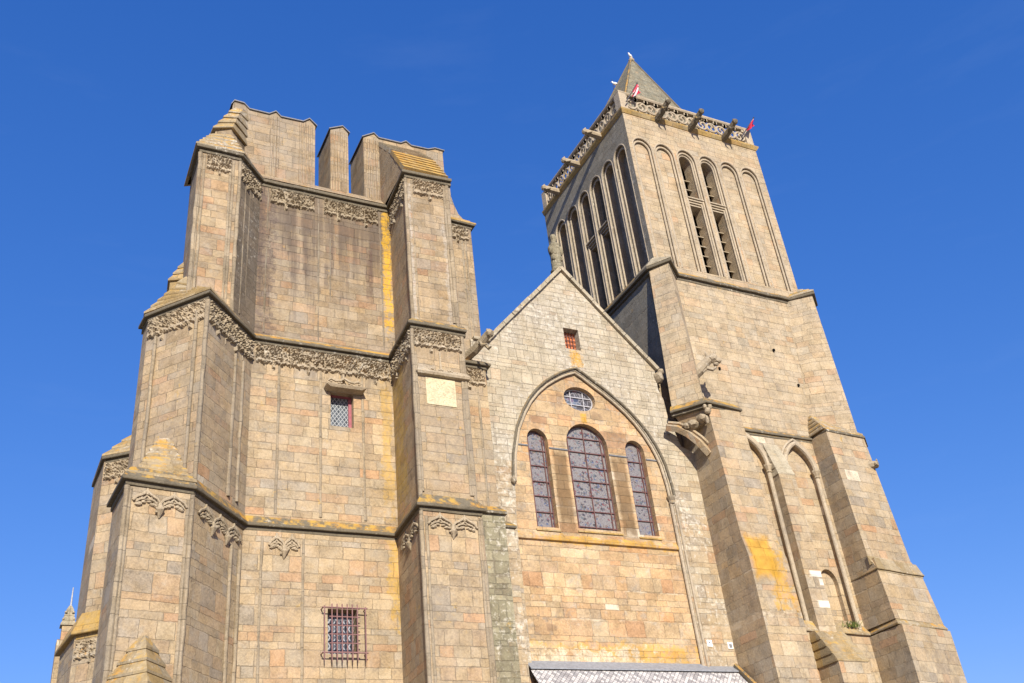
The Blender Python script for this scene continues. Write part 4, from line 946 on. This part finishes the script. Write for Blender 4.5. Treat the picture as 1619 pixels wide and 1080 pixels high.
mb = MB(); mb.panel((0, BY0 + 0.20, 0), (1, 0, 0), (0, -1, 0), [(BX0 + .02, ZB0), (BX1 - .02, ZB0), (BX1 - .02, ZB1), (BX0 + .02, ZB1)], h3, 0.62, sides=False); mb.build('arcade_panel', M['tower'], ST)
# rolls on the arcade orders
for c, is_open in zip(WC, (0, 0, 1, 1, 0, 0)):
    for hw, yy, zs, hr in ((0.60, BY0 + 0.02, ZS + 0.06, 0.68), (0.49, BY0 + 0.11, ZS, 0.56)) + (((0.43, BY0 + 0.19, ZS - .03, 0.49),) if is_open else ()):
        mb = MB(); mb.tube([(c + hw, yy, 28.62)] + [(x, yy, z) for x, z in arcpts(c, zs, hw, hr, 0, 180, 14)] + [(c - hw, yy, 28.62)], 0.05, 8)
        mb.build('arch_roll', M['trim_pale'], ST, smooth=True)
# transoms and louvre stubs in the two openings
for i in (2, 3):
    c = WC[i]
    mb = MB()
    for k in range(4):
        y = BY0 + 0.02 + k * 0.07; z = 33.52 - k * 0.11
        mb.box(c - 0.52 + 0.03 * k, c + 0.52 - 0.03 * k, y, BY0 + 0.9, z - 0.07, z)
    mb.build('transom', M['trim_pale'], ST)
    for k in range(11):
        z = 28.95 + k * 0.62
        if 32.5 < z < 33.4: continue
        mb = MB()
        mb.loft([[(c - 0.40, BY0 + 0.58, z), (c + 0.40, BY0 + 0.58, z), (c + 0.40, BY0 + 0.98, z + 0.30), (c - 0.40, BY0 + 0.98, z + 0.30)], [(c - 0.40, BY0 + 0.58, z + 0.05), (c + 0.40, BY0 + 0.58, z + 0.05), (c + 0.40, BY0 + 0.98, z + 0.35), (c - 0.40, BY0 + 0.98, z + 0.35)]], True, True)
        mb.build('louvre', M['carve_dark'], ST)
# north face of the belfry: deeply recessed arcade
NC = [1.13, 2.42, 3.72, 5.03, 6.33, 7.68]
n1 = [roundhead(-c, 0.57, 28.4, ZS + 0.10, 0.64) for c in NC]
n2 = [roundhead(-c, 0.44, 28.4, ZS + 0.02, 0.52) for c in NC]
n3 = [roundhead(-NC[i], 0.40, 28.4, ZS, 0.48) for i in (2, 3)]
outn = [(-BY1, ZB0), (-BY0, ZB0), (-BY0, ZB1), (-BY1, ZB1)]
outn2 = [(-BY1 + .02, ZB0), (-BY0 - .35, ZB0), (-BY0 - .35, ZB1), (-BY1 + .02, ZB1)]
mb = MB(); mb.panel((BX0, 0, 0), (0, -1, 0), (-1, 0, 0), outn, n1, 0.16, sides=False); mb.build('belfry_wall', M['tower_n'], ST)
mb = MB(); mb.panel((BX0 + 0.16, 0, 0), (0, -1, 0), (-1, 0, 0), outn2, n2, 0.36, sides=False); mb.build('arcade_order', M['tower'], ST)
mb = MB(); mb.panel((BX0 + 0.52, 0, 0), (0, -1, 0), (-1, 0, 0), outn2, n3, 0.9, sides=False); mb.build('arcade_panel', M['tower_n'], ST)  # darker stone colour deepens the shade in the arcade slots
for c in NC:
    for hw, xx, zs, hr in ((0.57, BX0 + 0.03, ZS + 0.10, 0.64), (0.45, BX0 + 0.17, ZS + 0.02, 0.53)):
        mb = MB(); mb.tube([(xx, c + hw, 28.4)] + [(xx, y, z) for y, z in arcpts(c, zs, hw, hr, 0, 180, 14)] + [(xx, c - hw, 28.4)], 0.05, 8)
        mb.build('arch_roll', M['trim_pale'], ST, smooth=True)
for i in (2, 3):
    c = NC[i]; mb = MB()
    for k in range(4):
        x = BX0 + 0.02 + k * 0.09; z = 33.55 - k * 0.11
        mb.box(x, BX0 + 1.0, c - 0.5 + 0.03 * k, c + 0.5 - 0.03 * k, z - 0.07, z)
    mb.build('transom', M['trim_pale'], ST)
# remaining belfry walls, with a near-black box painting the darkness inside
mb = MB(); mb.loft([[(BX1, BY0, ZB0), (BX1, BY1, ZB0), (BX0, BY1, ZB0)], [(BX1, BY0, ZB1), (BX1, BY1, ZB1), (BX0, BY1, ZB1)]], False, False, closed=False); mb.build('belfry_wall', M['tower'], ST)
mb = MB(); mb.prism([(BX0 + 1.5, BY0 + 1.1), (BX1 - 0.3, BY0 + 1.1), (BX1 - 0.3, BY1 - 0.3), (BX0 + 1.5, BY1 - 0.3)], ZB0, ZB1 - 0.1); mb.build('bell_chamber', M['dark'], ST)
# --- parapet: cornice, pierced wheel-and-flame panels, rail
PZ0, PZ1 = 38.6, 40.0
cor = [(BX0 - 0.12, BY1 + 0.1), (BX0 - 0.12, BY0 - 0.14), (BX1 + 0.12, BY0 - 0.14), (BX1 + 0.12, BY1 + 0.1), (BX0 - 0.12, BY1 + 0.1)]
wcor = [(BX0, BY1), (BX0, BY0), (BX1, BY0), (BX1, BY1), (BX0, BY1)]
mb = MB(); mb.sweep(wcor, [(-0.05, PZ0 - 0.28), (0.04, PZ0 - 0.24), (0.14, PZ0 - 0.08), (0.16, PZ0), (0.0, PZ0 + 0.16), (-0.35, PZ0 + 0.17)]); mb.build('cornice', M['orange'], ST)
mb = MB(); mb.face([(BX0 + .1, BY0 + .1, PZ0 + 0.1), (BX1 - .1, BY0 + .1, PZ0 + 0.1), (BX1 - .1, BY1 - .1, PZ0 + 0.1), (BX0 + .1, BY1 - .1, PZ0 + 0.1)]); mb.build('roof_deck', M['lead'], ST)
par = bpy.data.objects.new('parapet', None); col.objects.link(par); par.parent = ST; par['_w'] = ST['_w']
mb = MB(); mb.sweep([(BX0 + .06, BY1), (BX0 + .06, BY0 + .06), (BX1 - .06, BY0 + .06), (BX1 - .06, BY1 - .06), (BX0 + .06, BY1 - .06)], [(-0.22, PZ1 - 0.14), (0.03, PZ1 - 0.14), (0.08, PZ1 - 0.06), (0.08, PZ1), (-0.1, PZ1 + 0.05), (-0.28, PZ1), (-0.22, PZ1 - .14)])
mb.build('rail', M['trim_pale'], par)
def tracery(o, u, n, L, npan):
    """pierced parapet panel run: alternate wheels and flame shapes with a rim"""
    o, u, n = Vector(o), Vector(u), Vector(n); zz = Vector((0, 0, 1))
    mb = MB(); w = L / npan; zc = (PZ0 + 0.14 + PZ1 - 0.14) / 2; hh = (PZ1 - 0.14 - PZ0 - 0.14) / 2
    T = 0.075
    def bar(pts, r=0.062): mb.tube([o + u * a + zz * b - n * 0.12 for a, b in pts], [r] * len(pts), 6, flat=1.0)
    def thick(pts, r): 
        mb.tube([o + u * a + zz * b - n * 0.10 for a, b in pts], r, 6)
        mb.tube([o + u * a + zz * b - n * 0.22 for a, b in pts], r, 6)
    for i in range(npan):
        cx = (i + 0.5) * w; rr = min(w * 0.46, hh * 0.92)
        bar([(cx + rr * math.cos(t * math.pi / 9), zc + rr * math.sin(t * math.pi / 9)) for t in range(19)], 0.07)
        sgn = 1 if i % 2 else -1
        for k in range(2):                                # two-armed swirl inside the wheel
            a0 = k * math.pi + 0.9 * sgn
            bar([(cx + rr * f * math.cos(a0 + sgn * 2.0 * (1 - f)), zc + rr * f * math.sin(a0 + sgn * 2.0 * (1 - f))) for f in (0.06, 0.3, 0.55, 0.8, 1.0)], 0.06)
        for sx in (-1, 1):
            for sz in (-1, 1):                            # spandrel spurs
                mb.obox(o + u * (cx + sx * w * 0.46) + zz * (zc + sz * hh * 0.86) - n * 0.12, u * 0.10, n * 0.07, zz * (hh * 0.16))
    return mb.build('tracery_panel', M['trim_pale'], par)
tracery((BX0 + 0.45, BY0, 0), (1, 0, 0), (0, -1, 0), BX1 - BX0 - 0.9, 12)
tracery((BX0, BY1 - 0.45, 0), (0, -1, 0), (-1, 0, 0), BY1 - BY0 - 0.9, 12)
tracery((BX1, BY0 + 0.45, 0), (0, 1, 0), (1, 0, 0), BY1 - BY0 - 0.9, 12)
tracery((BX1 - 0.45, BY1, 0), (-1, 0, 0), (0, 1, 0), BX1 - BX0 - 0.9, 12)
for x, y in ((BX0 + .22, BY0 + .22), (BX1 - .22, BY0 + .22), (BX0 + .22, BY1 - .22), (BX1 - .22, BY1 - .22)):
    mb = MB(); mb.box(x - .23, x + .23, y - .23, y + .23, PZ0 + 0.1, PZ1 - 0.1); mb.build('corner_pier', M['trim_pale'], par)
# gargoyles on two sides
for x in (26.95, 29.1, 31.35)[1:]: pass
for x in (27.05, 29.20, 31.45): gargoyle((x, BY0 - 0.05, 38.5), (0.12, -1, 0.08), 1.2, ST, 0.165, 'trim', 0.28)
for y in (2.3, 4.7, 7.15): gargoyle((BX0 - 0.03, y, 38.55), (-1, 0, 0), 1.15, ST, 0.17, 'carve', 0.05)
# --- spire
apex = Vector((30.2, 4.6, 49.05))
base = [(25.75, 1.35), (32.6, 1.65), (33.2, 7.6), (25.5, 7.4)]
mb = MB(); rings = []
for t in (0, 0.12, 0.3, 0.55, 0.8, 0.985):
    k = 1 - t; fl = 0.0 if t else 0.35
    rings.append([(apex.x + (p[0] - apex.x) * k + fl * (1 if p[0] > apex.x else -1), apex.y + (p[1] - apex.y) * k + fl * (1 if p[1] > apex.y else -1), 39.3 + (apex.z - 39.3) * t) for p in base])
mb.prism([(p[0], p[1]) for p in base], 38.7, 39.32); mb.loft(rings); sp = mb.build('spire', M['slate_stone'], ST)
for p in base:
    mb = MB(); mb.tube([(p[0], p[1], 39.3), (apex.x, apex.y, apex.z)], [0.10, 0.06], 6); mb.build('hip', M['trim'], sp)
mb = MB(); mb.lathe((apex.x, apex.y, apex.z - 0.25), [(0.16, 0), (0.2, 0.1), (0.1, 0.22), (0.1, 0.3)], 8); mb.build('cap_stone', M['trim_pale'], sp)

# --- stage 20..28 with diagonal corner buttresses
s28 = [(24.3, 9.0), (24.28, 0.05), (24.99, -0.95), (26.09, 0.0), (32.85, 0.05), (33.7, -0.86), (34.66, 0.04), (34.66, 9.0)]
w28 = inset(s28, 0.17)
bot = [(23.75, 9.0), (23.68, -0.42), (24.55, -1.5), (26.0, 0.12), (31.75, 0.12), (33.75, -0.75), (34.75, 0.1), (34.75, 9.0)]
mb = MB()
top_ = [(w28[0][0] + 0.25, 9.0), (w28[1][0] + 0.25, 0.35), *w28[2:]]
body_t = [(24.55, 0.35), (25.2, 0.35), (26.0, 0.17), (32.9, 0.22), (34.4, 0.3), (34.5, 9.0), (24.55, 9.0)]
body_b = [(24.62, 0.35), (25.2, 0.35), (25.9, 0.12), (31.9, 0.12), (34.5, 0.3), (34.7, 9.0), (24.62, 9.0)]
mb.prism(body_b, 19.9, 28.1, top=body_t); mb.build('middle_wall', M['tower'], ST)
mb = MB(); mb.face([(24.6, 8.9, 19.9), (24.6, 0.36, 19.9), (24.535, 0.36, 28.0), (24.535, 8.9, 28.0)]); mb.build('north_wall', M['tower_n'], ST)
mb = MB(); mb.prism([(23.68, -0.42), (24.55, -1.5), (26.05, 0.2), (24.7, 0.6)], 20.0, 28.1, top=[(24.45, 0.1), (24.99, -0.72), (26.0, 0.2), (24.8, 0.6)]); mb.build('corner_buttress', M['tower'], ST)
mb = MB(); mb.prism([(31.8, 0.2), (33.75, -0.75), (34.72, 0.15), (33.5, 1.5)], 20.0, 28.1, top=[(32.75, 0.25), (33.7, -0.64), (34.45, 0.1), (33.5, 1.5)]); mb.build('corner_buttress', M['tower'], ST)
string(s28, 28.11, ST, rise=0.35, out=0.2, h=0.26)
for b_ in ([(24.3, 1.0, 28.2), (24.35, 0.05, 28.2), (24.99, -0.9, 28.2), (26.0, 0.05, 28.2)], [(32.9, 0.08, 28.2), (33.7, -0.8, 28.2), (34.6, 0.05, 28.2), (34.6, 1.0, 28.2)]):
    cx_ = sum(p[0] for p in b_) / 4
    t_ = [(24.9, 1.0, 28.9), (24.92, 0.2, 28.9), (25.0, 0.14, 28.85), (25.3, 0.14, 28.5)] if cx_ < 28 else [(33.4, 0.14, 28.4), (33.68, 0.14, 28.85), (33.75, 0.2, 28.9), (33.75, 1.0, 28.9)]
    mb = MB(); mb.steps(b_, t_, 3, 0.03); mb.build('weathering', M['weather_grey'], ST)
# corner rail stone dog-headed gargoyles
mb = MB()
mb.tube([(25.02, -0.62, 21.95), (25.25, -0.86, 22.15), (25.5, -1.10, 22.42), (25.66, -1.26, 22.58)], [0.26, 0.25, 0.20, 0.18], 10)
mb.blob((25.74, -1.32, 22.55), (0.22, 0.22, 0.24), 2, 0.25, 3, 1.0); mb.blob((25.90, -1.44, 22.40), (0.15, 0.15, 0.13), 2, 0.25, 3, 2.0); mb.blob((25.80, -1.36, 22.24), (0.12, 0.12, 0.09), 2, 0.25, 3, 3.0)
for dx, dy in ((-0.10, 0.08), (0.10, -0.06)): mb.tube([(25.70 + dx, -1.26 + dy, 22.68), (25.72 + dx * 1.6, -1.27 + dy * 1.6, 22.86), (25.74 + dx * 1.8, -1.28 + dy * 1.8, 23.0)], [0.075, 0.05, 0.01], 6)
for dx, dy in ((-0.16, 0.14), (0.16, -0.14)): mb.tube([(25.35 + dx, -0.95 + dy, 22.15), (25.5 + dx, -1.12 + dy, 22.0), (25.62 + dx, -1.22 + dy, 22.1)], [0.10, 0.085, 0.06], 6)
lab(mb.build('carved_beast', M['carve'], ST, smooth=True), 'horned stone beast leaning out from the corner buttress')
gargoyle((33.85, -0.75, 18.6), (0.75, -0.6, 0.0), 0.4, ST, 0.17, 'carve_dark', 0.0, name='carved_beast')
mb = MB()
for (x, z) in ((27.28, 23.1), (31.84, 22.92), (30.9, 24.71)): mb.box(x - 0.045, x + 0.045, 0.08, 0.2, z - 0.06, z + 0.06)
mb.build('putlog_holes', M['dark'], ST)  # near-black blocks paint the shade inside the holes

# --- stage 11..20
mb = MB()
a1 = pointed(27.78, 0.80, 18.35); a2 = pointed(30.42, 0.80, 18.35)
def blind(cx, hw, z0, zs): return [(cx - hw, z0), (cx + hw, z0)] + pointed(cx, hw, zs)
mb.panel((0, 0.10, 0), (1, 0, 0), (0, -1, 0), [(26.2, 11.0), (32.0, 11.0), (32.0, 20.05), (26.2, 20.05)], [blind(27.75, 0.78, 11.2, 18.35), blind(30.45, 0.78, 11.2, 18.35)], 0.20)
mb.build('lower_wall', M['tower_low'], ST)
lan = roundhead(30.58, 0.46, 11.75, 13.3, 0.62)
mb = MB(); mb.panel((0, 0.28, 0), (1, 0, 0), (0, -1, 0), [(26.2, 11.0), (32.0, 11.0), (32.0, 20.0), (26.2, 20.0)], [lan], 0.75, sides=False); mb.build('recessed_wall', M['tower_low'], ST)
p = MB(); p.face([(x, 0.95, z) for x, z in roundhead(30.58, 0.47, 11.7, 13.3, 0.63)])
lab(p.build('lancet_window', M['leaded2'], ST), 'narrow round-headed lancet low in the right blind arch')
mb = MB(); mb.prism([(24.7, 0.5), (34.6, 0.5), (34.7, 9.0), (24.7, 9.0)], 0.0, 20.0); mb.build('core_wall', M['tower_low'], ST)
for cx in (27.75, 30.45):
    pa = pointed(cx, 0.84, 18.35)
    mb = MB(); mb.tube([(x, 0.02, z) for x, z in pa], 0.11, 8); mb.tube([(x + (x - cx) * 0.2, 0.06, z + (z - 18.35) * 0.16) for x, z in pa], 0.06, 8); mb.build('arch_moulding', M['trim_pale'], ST, smooth=True)
    mb = MB(); mb.tube([(cx + 0.82, 0.04, 18.1), (cx + 0.82, 0.04, 11.3)], 0.10, 10); mb.build('colonnette', M['trim_pale'], ST, smooth=True)
    mb = MB(); mb.lathe((cx + 0.82, 0.02, 18.02), [(0.11, 0), (0.14, 0.04), (0.11, 0.10), (0.18, 0.26), (0.20, 0.30), (0.20, 0.36)], 8); mb.build('capital', M['carve'], ST)
# middle small buttress with stepped top
mb = MB(); mb.prism([(28.68, -0.40), (29.56, -0.40), (29.56, 0.35), (28.68, 0.35)], 11.0, 17.88); mb.build('buttress', M['tower_low'], ST)
mb = MB(); mb.steps([(28.68, -0.38, 17.88), (29.56, -0.38, 17.88), (29.56, 0.3, 17.88), (28.68, 0.3, 17.88)], [(28.68, 0.10, 19.5), (29.5, 0.10, 19.5), (29.5, 0.3, 19.5), (28.68, 0.3, 19.5)], 5, 0.025); mb.build('weathering', M['weather_grey'], ST)
# left buttress
mb = MB(); mb.prism([(24.63, -1.80), (26.45, -1.72), (26.45, 0.5), (24.63, 0.5)], 14.15, 20.02, top=[(24.66, -1.5), (26.40, -1.42), (26.40, 0.5), (24.66, 0.5)])
mb.prism([(24.63, -1.96), (26.52, -1.9), (26.52, 0.5), (24.63, 0.5)], 13.35, 14.15, top=[(24.63, -1.80), (26.45, -1.72), (26.45, 0.5), (24.63, 0.5)], cap1=False)
mb.prism([(24.63, -2.15), (26.62, -2.1), (26.62, 0.5), (24.63, 0.5)], 0, 13.35, top=[(24.63, -1.96), (26.52, -1.9), (26.52, 0.5), (24.63, 0.5)], cap1=False)
mb.build('buttress', M['tower_low'], ST)
string([(23.5, -0.5), (24.5, -1.72), (26.52, -1.5), (26.6, -0.2)], 20.09, ST, rise=0.3, out=0.2, h=0.18)
# the corner overhangs on a squinch arch carved with beasts
mb = MB(); mb.prism([(24.3, -0.3), (24.72, -1.45), (25.4, -0.9), (25.4, 0.3)], 19.3, 20.0, top=[(23.72, -0.40), (24.56, -1.46), (25.4, -0.9), (25.4, 0.3)], cap0=True); mb.build('overhang', M['tower'], ST)
mb = MB(); mb.tube([(23.25, -0.35, 19.35), (23.65, -0.55, 19.25), (24.0, -0.72, 18.98), (24.35, -0.88, 18.55), (24.68, -1.0, 18.0)], 0.17, 4); mb.tube([(23.35, -0.4, 19.55), (23.75, -0.62, 19.46), (24.15, -0.8, 19.15), (24.45, -0.95, 18.8), (24.7, -1.05, 18.45)], 0.08, 6); mb.build('squinch_arch', M['tower_low'], ST)
mb = MB()
for c, r in (((24.15, -1.0, 19.3), (0.26, 0.22, 0.2)), ((24.42, -1.3, 19.45), (0.2, 0.24, 0.2)), ((24.56, -1.58, 19.68), (0.15, 0.15, 0.16)), ((24.66, -1.66, 19.84), (0.1, 0.1, 0.12)), ((24.45, -1.6, 19.85), (0.09, 0.09, 0.12)), ((23.9, -0.85, 19.25), (0.16, 0.14, 0.12)), ((24.5, -1.5, 19.3), (0.08, 0.1, 0.22))): mb.blob(c, r, 2, 0.3, 3, c[0])
lab(mb.build('carved_beast', M['carve_dark'], ST, smooth=True), 'crouching carved beast under the overhang')
mb = MB(); mb.prism([(23.6, 0.55), (24.65, 0.55), (24.65, 3.0), (23.6, 3.0)], 16.0, 22.4); mb.build('corner_wall', M['side'], ST)
# right buttress, set back twice
q0 = [(31.62, 0.4), (31.62, -0.92), (34.0, -0.78), (34.80, -0.05), (34.8, 6.0)]
q1 = [(31.62, 0.4), (31.62, -1.16), (34.35, -0.88), (34.98, -0.05), (34.98, 6.0)]
q2 = [(31.62, 0.4), (31.62, -1.45), (34.60, -1.0), (35.25, -0.05), (35.25, 6.0)]
q3 = [(31.62, 0.4), (31.62, -1.62), (34.85, -1.1), (35.55, -0.05), (35.55, 6.0)]
q4 = [(31.62, 0.4), (31.62, -1.85), (34.92, -1.25), (35.65, -0.05), (35.65, 6.0)]
mb = MB(); mb.prism(q1, 14.05, 20.0, top=q0); mb.prism(q2, 13.45, 14.05, top=q1, cap1=False); mb.prism(q3, 11.3, 13.45, top=q2, cap1=False); mb.prism(q4, 0, 11.0, top=[(p[0], p[1]) for p in q4]); mb.build('buttress', M['tower_low'], ST)
string([(31.62, 0.3), (31.56, -1.55), (34.66, -1.08), (35.32, -0.1)], 13.42, ST, rise=0.5, out=0.12, h=0.1, mat='weather')
string([(31.57, -1.32), (34.5, -0.96), (35.12, -0.1)], 13.75, ST, rise=0.3, out=0.08, h=0.06, mat='weather')
string([(26.4, -0.55), (31.62, -0.12), (31.56, -1.72), (34.85, -1.22), (35.72, -0.1)], 11.12, ST, rise=0.42, out=0.2, h=0.14, mat='weather')
string([(26.5, -0.05), (31.65, 0.0), (31.58, -0.98), (34.03, -0.86), (34.87, -0.12), (34.87, 3.0)], 20.05, ST, rise=0.2, out=0.14, h=0.2)
mb = MB(); mb.steps([(31.62, 0.25, 20.2), (31.62, -0.85, 20.2), (33.95, -0.75, 20.2), (34.6, -0.1, 20.2)], [(31.9, 0.2, 21.3), (31.95, 0.05, 21.3), (33.4, -0.45, 20.55), (34.4, 0.0, 20.35)], 5, 0.04); mb.build('weathering', M['weather'], ST)
# base below the ledge
mb = MB(); mb.prism([(26.4, -0.45), (31.8, 0.0), (31.8, 0.6), (26.4, 0.6)], 0, 11.1); mb.build('base_wall', M['tower_low'], ST)
mb = MB(); mb.prism([(28.2, -1.45), (29.75, -1.38), (29.75, 0.2), (28.2, 0.2)], 0, 9.7); mb.build('buttress', M['tower_low'], ST)
mb = MB(); mb.steps([(28.2, -1.42, 9.7), (29.75, -1.35, 9.7), (29.75, 0.1, 9.7), (28.2, 0.1, 9.7)], [(28.2, -0.62, 11.0), (29.75, -0.55, 11.0), (29.75, 0.1, 11.0), (28.2, 0.1, 11.0)], 4, 0.04); mb.build('weathering', M['weather'], ST)

# ------------------------------------------------------------------ lean-to porch
PR = thing('lean_to_porch', 'low porch with a pale slate lean-to roof at the foot of the gable', 'porch', (20, -2, 0))
mb = MB(); mb.face([(15.8, -3.6, 5.4), (24.45, -3.6, 5.4), (24.45, -0.05, 9.66), (15.8, -0.05, 9.66)]); mb.build('roof', M['slates'], PR)
mb = MB(); mb.prism([(15.9, -3.3), (24.4, -3.3), (24.4, -0.05), (15.9, -0.05)], 0, 5.5); mb.build('wall', M['low'], PR)
mb = MB(); mb.loft([[(15.78, -0.30, 9.46), (24.40, -0.30, 9.46), (24.40, 0.14, 9.80), (15.78, 0.14, 9.80)], [(15.78, -0.30, 9.50), (24.40, -0.30, 9.50), (24.40, 0.14, 9.84), (15.78, 0.14, 9.84)]], True, True); mb.build('ridge_flashing', M['zinc'], PR)
mb = MB(); mb.tube([(24.42, -0.1, 9.75), (24.5, -1.0, 8.75), (24.55, -2.2, 7.3)], 0.09, 6); mb.build('verge', M['trim'], PR)

# ------------------------------------------------------------------ small things
def flag(base, tip, mat, label, sag):
    base, tip = Vector(base), Vector(tip)
    t = thing('flag', label, 'flag', base, 'flags on the tower parapet')
    mb = MB(); mb.tube([base - (tip - base) * 0.15, tip], [0.035, 0.025], 6); mb.blob(tip, 0.05, 1, 0); mb.build('pole', M['pole'], t)
    mb = MB(); n, k = 14, 12; g = []
    d = (tip - base); L = d.length
    for i in range(n + 1):
        row = []
        for j in range(k + 1):
            s_, w = i / n, j / k
            p = base + d * (0.45 + 0.50 * w)
            fold = 0.17 * math.sin(s_ * 11 + w * 4) * s_
            p = p + Vector((0.10 * s_ * sag + 0.10 * math.sin(s_ * 7), fold - 0.05 * s_, -0.36 * s_ * (0.7 + 0.3 * w) + 0.10 * math.sin(w * 5 + s_ * 6) * s_))
            row.append((p, (s_, w)))
        g.append(row)
    for i in range(n):
        for j in range(k):
            q = [g[i][j], g[i + 1][j], g[i + 1][j + 1], g[i][j + 1]]
            mb.face([a[0] for a in q], [a[1] for a in q])
    mb.build('cloth', mat, t, smooth=True, weld=True)
    return t
flag((25.25, -0.1, 39.2), (25.95, -0.3, 40.45), M['flag_red'], 'crumpled red and white flag at the left corner of the bell tower parapet', 1.6)
flag((32.85, -0.1, 39.1), (33.85, -0.3, 40.55), M['flag_tri'], 'blue, white and red flag at the right corner of the bell tower parapet', -0.4)

def gull(loc, face_deg, label):
    t = thing('gull', label, 'bird', loc, 'gulls on the spire')
    L = Vector(loc); a = R(face_deg); f = Vector((math.cos(a), math.sin(a), 0))
    P = lambda d, z: L + (f * d + Vector((0, 0, z))) * 0.68
    mb = MB()
    mb.tube([P(-0.34, 0.20), P(-0.25, 0.22), P(-0.12, 0.26), P(0.02, 0.28), P(0.12, 0.30), P(0.17, 0.38), P(0.20, 0.45), P(0.25, 0.47), P(0.29, 0.46)], [0.01, 0.035, 0.07, 0.09, 0.075, 0.05, 0.052, 0.045, 0.02], 10)
    b = mb.build('body', M['gull'], t, smooth=True, weld=True)
    mb = MB(); mb.tube([P(0.27, 0.465), P(0.36, 0.44)], [0.017, 0.006], 6); mb.build('beak', M['beak'], t)
    s_ = Vector((-f.y, f.x, 0)) * 0.04
    for k in (-1, 1):
        mb = MB(); mb.tube([P(0.0, 0.2) + s_ * k, P(0.01, -0.02) + s_ * k], 0.012, 5); mb.build('leg', M['beak'], t)
    return t
gull((apex.x, apex.y, apex.z + 0.06), 200, 'white gull standing on the very tip of the spire')
e = Vector((base[3][0], base[3][1], 39.3)).lerp(apex, 0.765)
gull((e.x - 0.05, e.y + 0.02, e.z + 0.12), 160, 'white gull perched on the left edge of the spire below the tip')
t = thing('lightning_rod', 'thin rod standing up behind the left edge of the spire', 'rod', (e.x + 0.1, e.y + 0.4, e.z))
mb = MB(); mb.tube([(e.x + 0.1, e.y + 0.4, e.z - 0.6), (e.x + 0.1, e.y + 0.4, e.z + 1.1)], [0.03, 0.015], 6); mb.build('rod', M['pole'], t)

# pinnacle of the north side, seen beyond the left edge
t = thing('pinnacle', 'slender lichened stone pinnacle with a thin metal rod beyond the left edge of the tower', 'pinnacle', (2.32, 16.0, 0))
mb = MB(); mb.prism([(1.95, 15.7), (2.7, 15.7), (2.7, 16.4), (1.95, 16.4)], 0, 14.6); mb.prism([(2.08, 15.8), (2.52, 15.8), (2.52, 16.25), (2.08, 16.25)], 14.6, 15.3); mb.build('base', M['mid'], t)
mb = MB(); mb.steps([(2.05, 15.78, 15.3), (2.56, 15.78, 15.3), (2.56, 16.28, 15.3), (2.05, 16.28, 15.3)], [(2.27, 15.98, 16.15), (2.36, 15.98, 16.15), (2.36, 16.05, 16.15), (2.27, 16.05, 16.15)], 4, 0.04)
for zz in (15.5, 15.8): mb.blob((2.06 + (zz - 15.3) * 0.2, 15.8, zz), 0.07, 1, 0.3, 3); mb.blob((2.55 - (zz - 15.3) * 0.2, 15.8, zz), 0.07, 1, 0.3, 3)
mb.build('spirelet', M['weather_grey'], t)
mb = MB(); mb.tube([(2.32, 16.0, 16.1), (2.32, 16.0, 16.95)], [0.04, 0.02], 6); mb.build('rod', M['white_iron'], t)

# two little enamel plates near the foot of the gable
def plate(x, z, dark, label):
    t = thing('wall_plate', label, 'wall plate', (x, -0.02, z), None)
    mb = MB(); mb.box(x - 0.11, x + 0.11, -0.035, 0.0, z - 0.12, z + 0.12); mb.build('plate', M['plate'], t)
    mb = MB()
    if dark: mb.box(x - 0.07, x + 0.07, -0.045, -0.034, z - 0.09, z + 0.05)
    else: mb.tube([(x - 0.02, -0.034, z + 0.03), (x - 0.02, -0.045, z + 0.03)], 0.035, 10)
    mb.build('mark', M['plate_dark'], t)
plate(23.51, 10.56, False, 'small white wall plate with one grey dot, right of the arch shaft')
plate(24.45, 10.50, True, 'small white wall plate with a grey square, against the bell tower buttress')

# tuft of grass on the ledge under the lancet
t = thing('grass_tuft', 'small tuft of green plants growing on the ledge below the lancet window', 'plant', (30.75, -0.2, 11.4))
mb = MB()
for i in range(90):
    a = random.random() * 6.28; l = random.uniform(0.10, 0.34); x = 30.75 + random.gauss(0, 0.22); y = -0.18 + random.uniform(-0.05, 0.1); b_ = random.uniform(0.1, 0.7)
    z0 = 11.35; d = Vector((math.cos(a) * b_, math.sin(a) * b_ - 0.2, 1)).normalized() * l; s_ = Vector((-math.sin(a), math.cos(a), 0)) * 0.014
    p0 = Vector((x, y, z0)); mb.face([p0 - s_, p0 + s_, p0 + d * 0.6 + s_ * 0.7, p0 + d + Vector((0, -0.03, -0.03)), p0 + d * 0.6 - s_ * 0.7])
mb.build('blades', M['leaf'], t)

for o in bpy.data.objects:
    if '_w' in o: del o['_w']
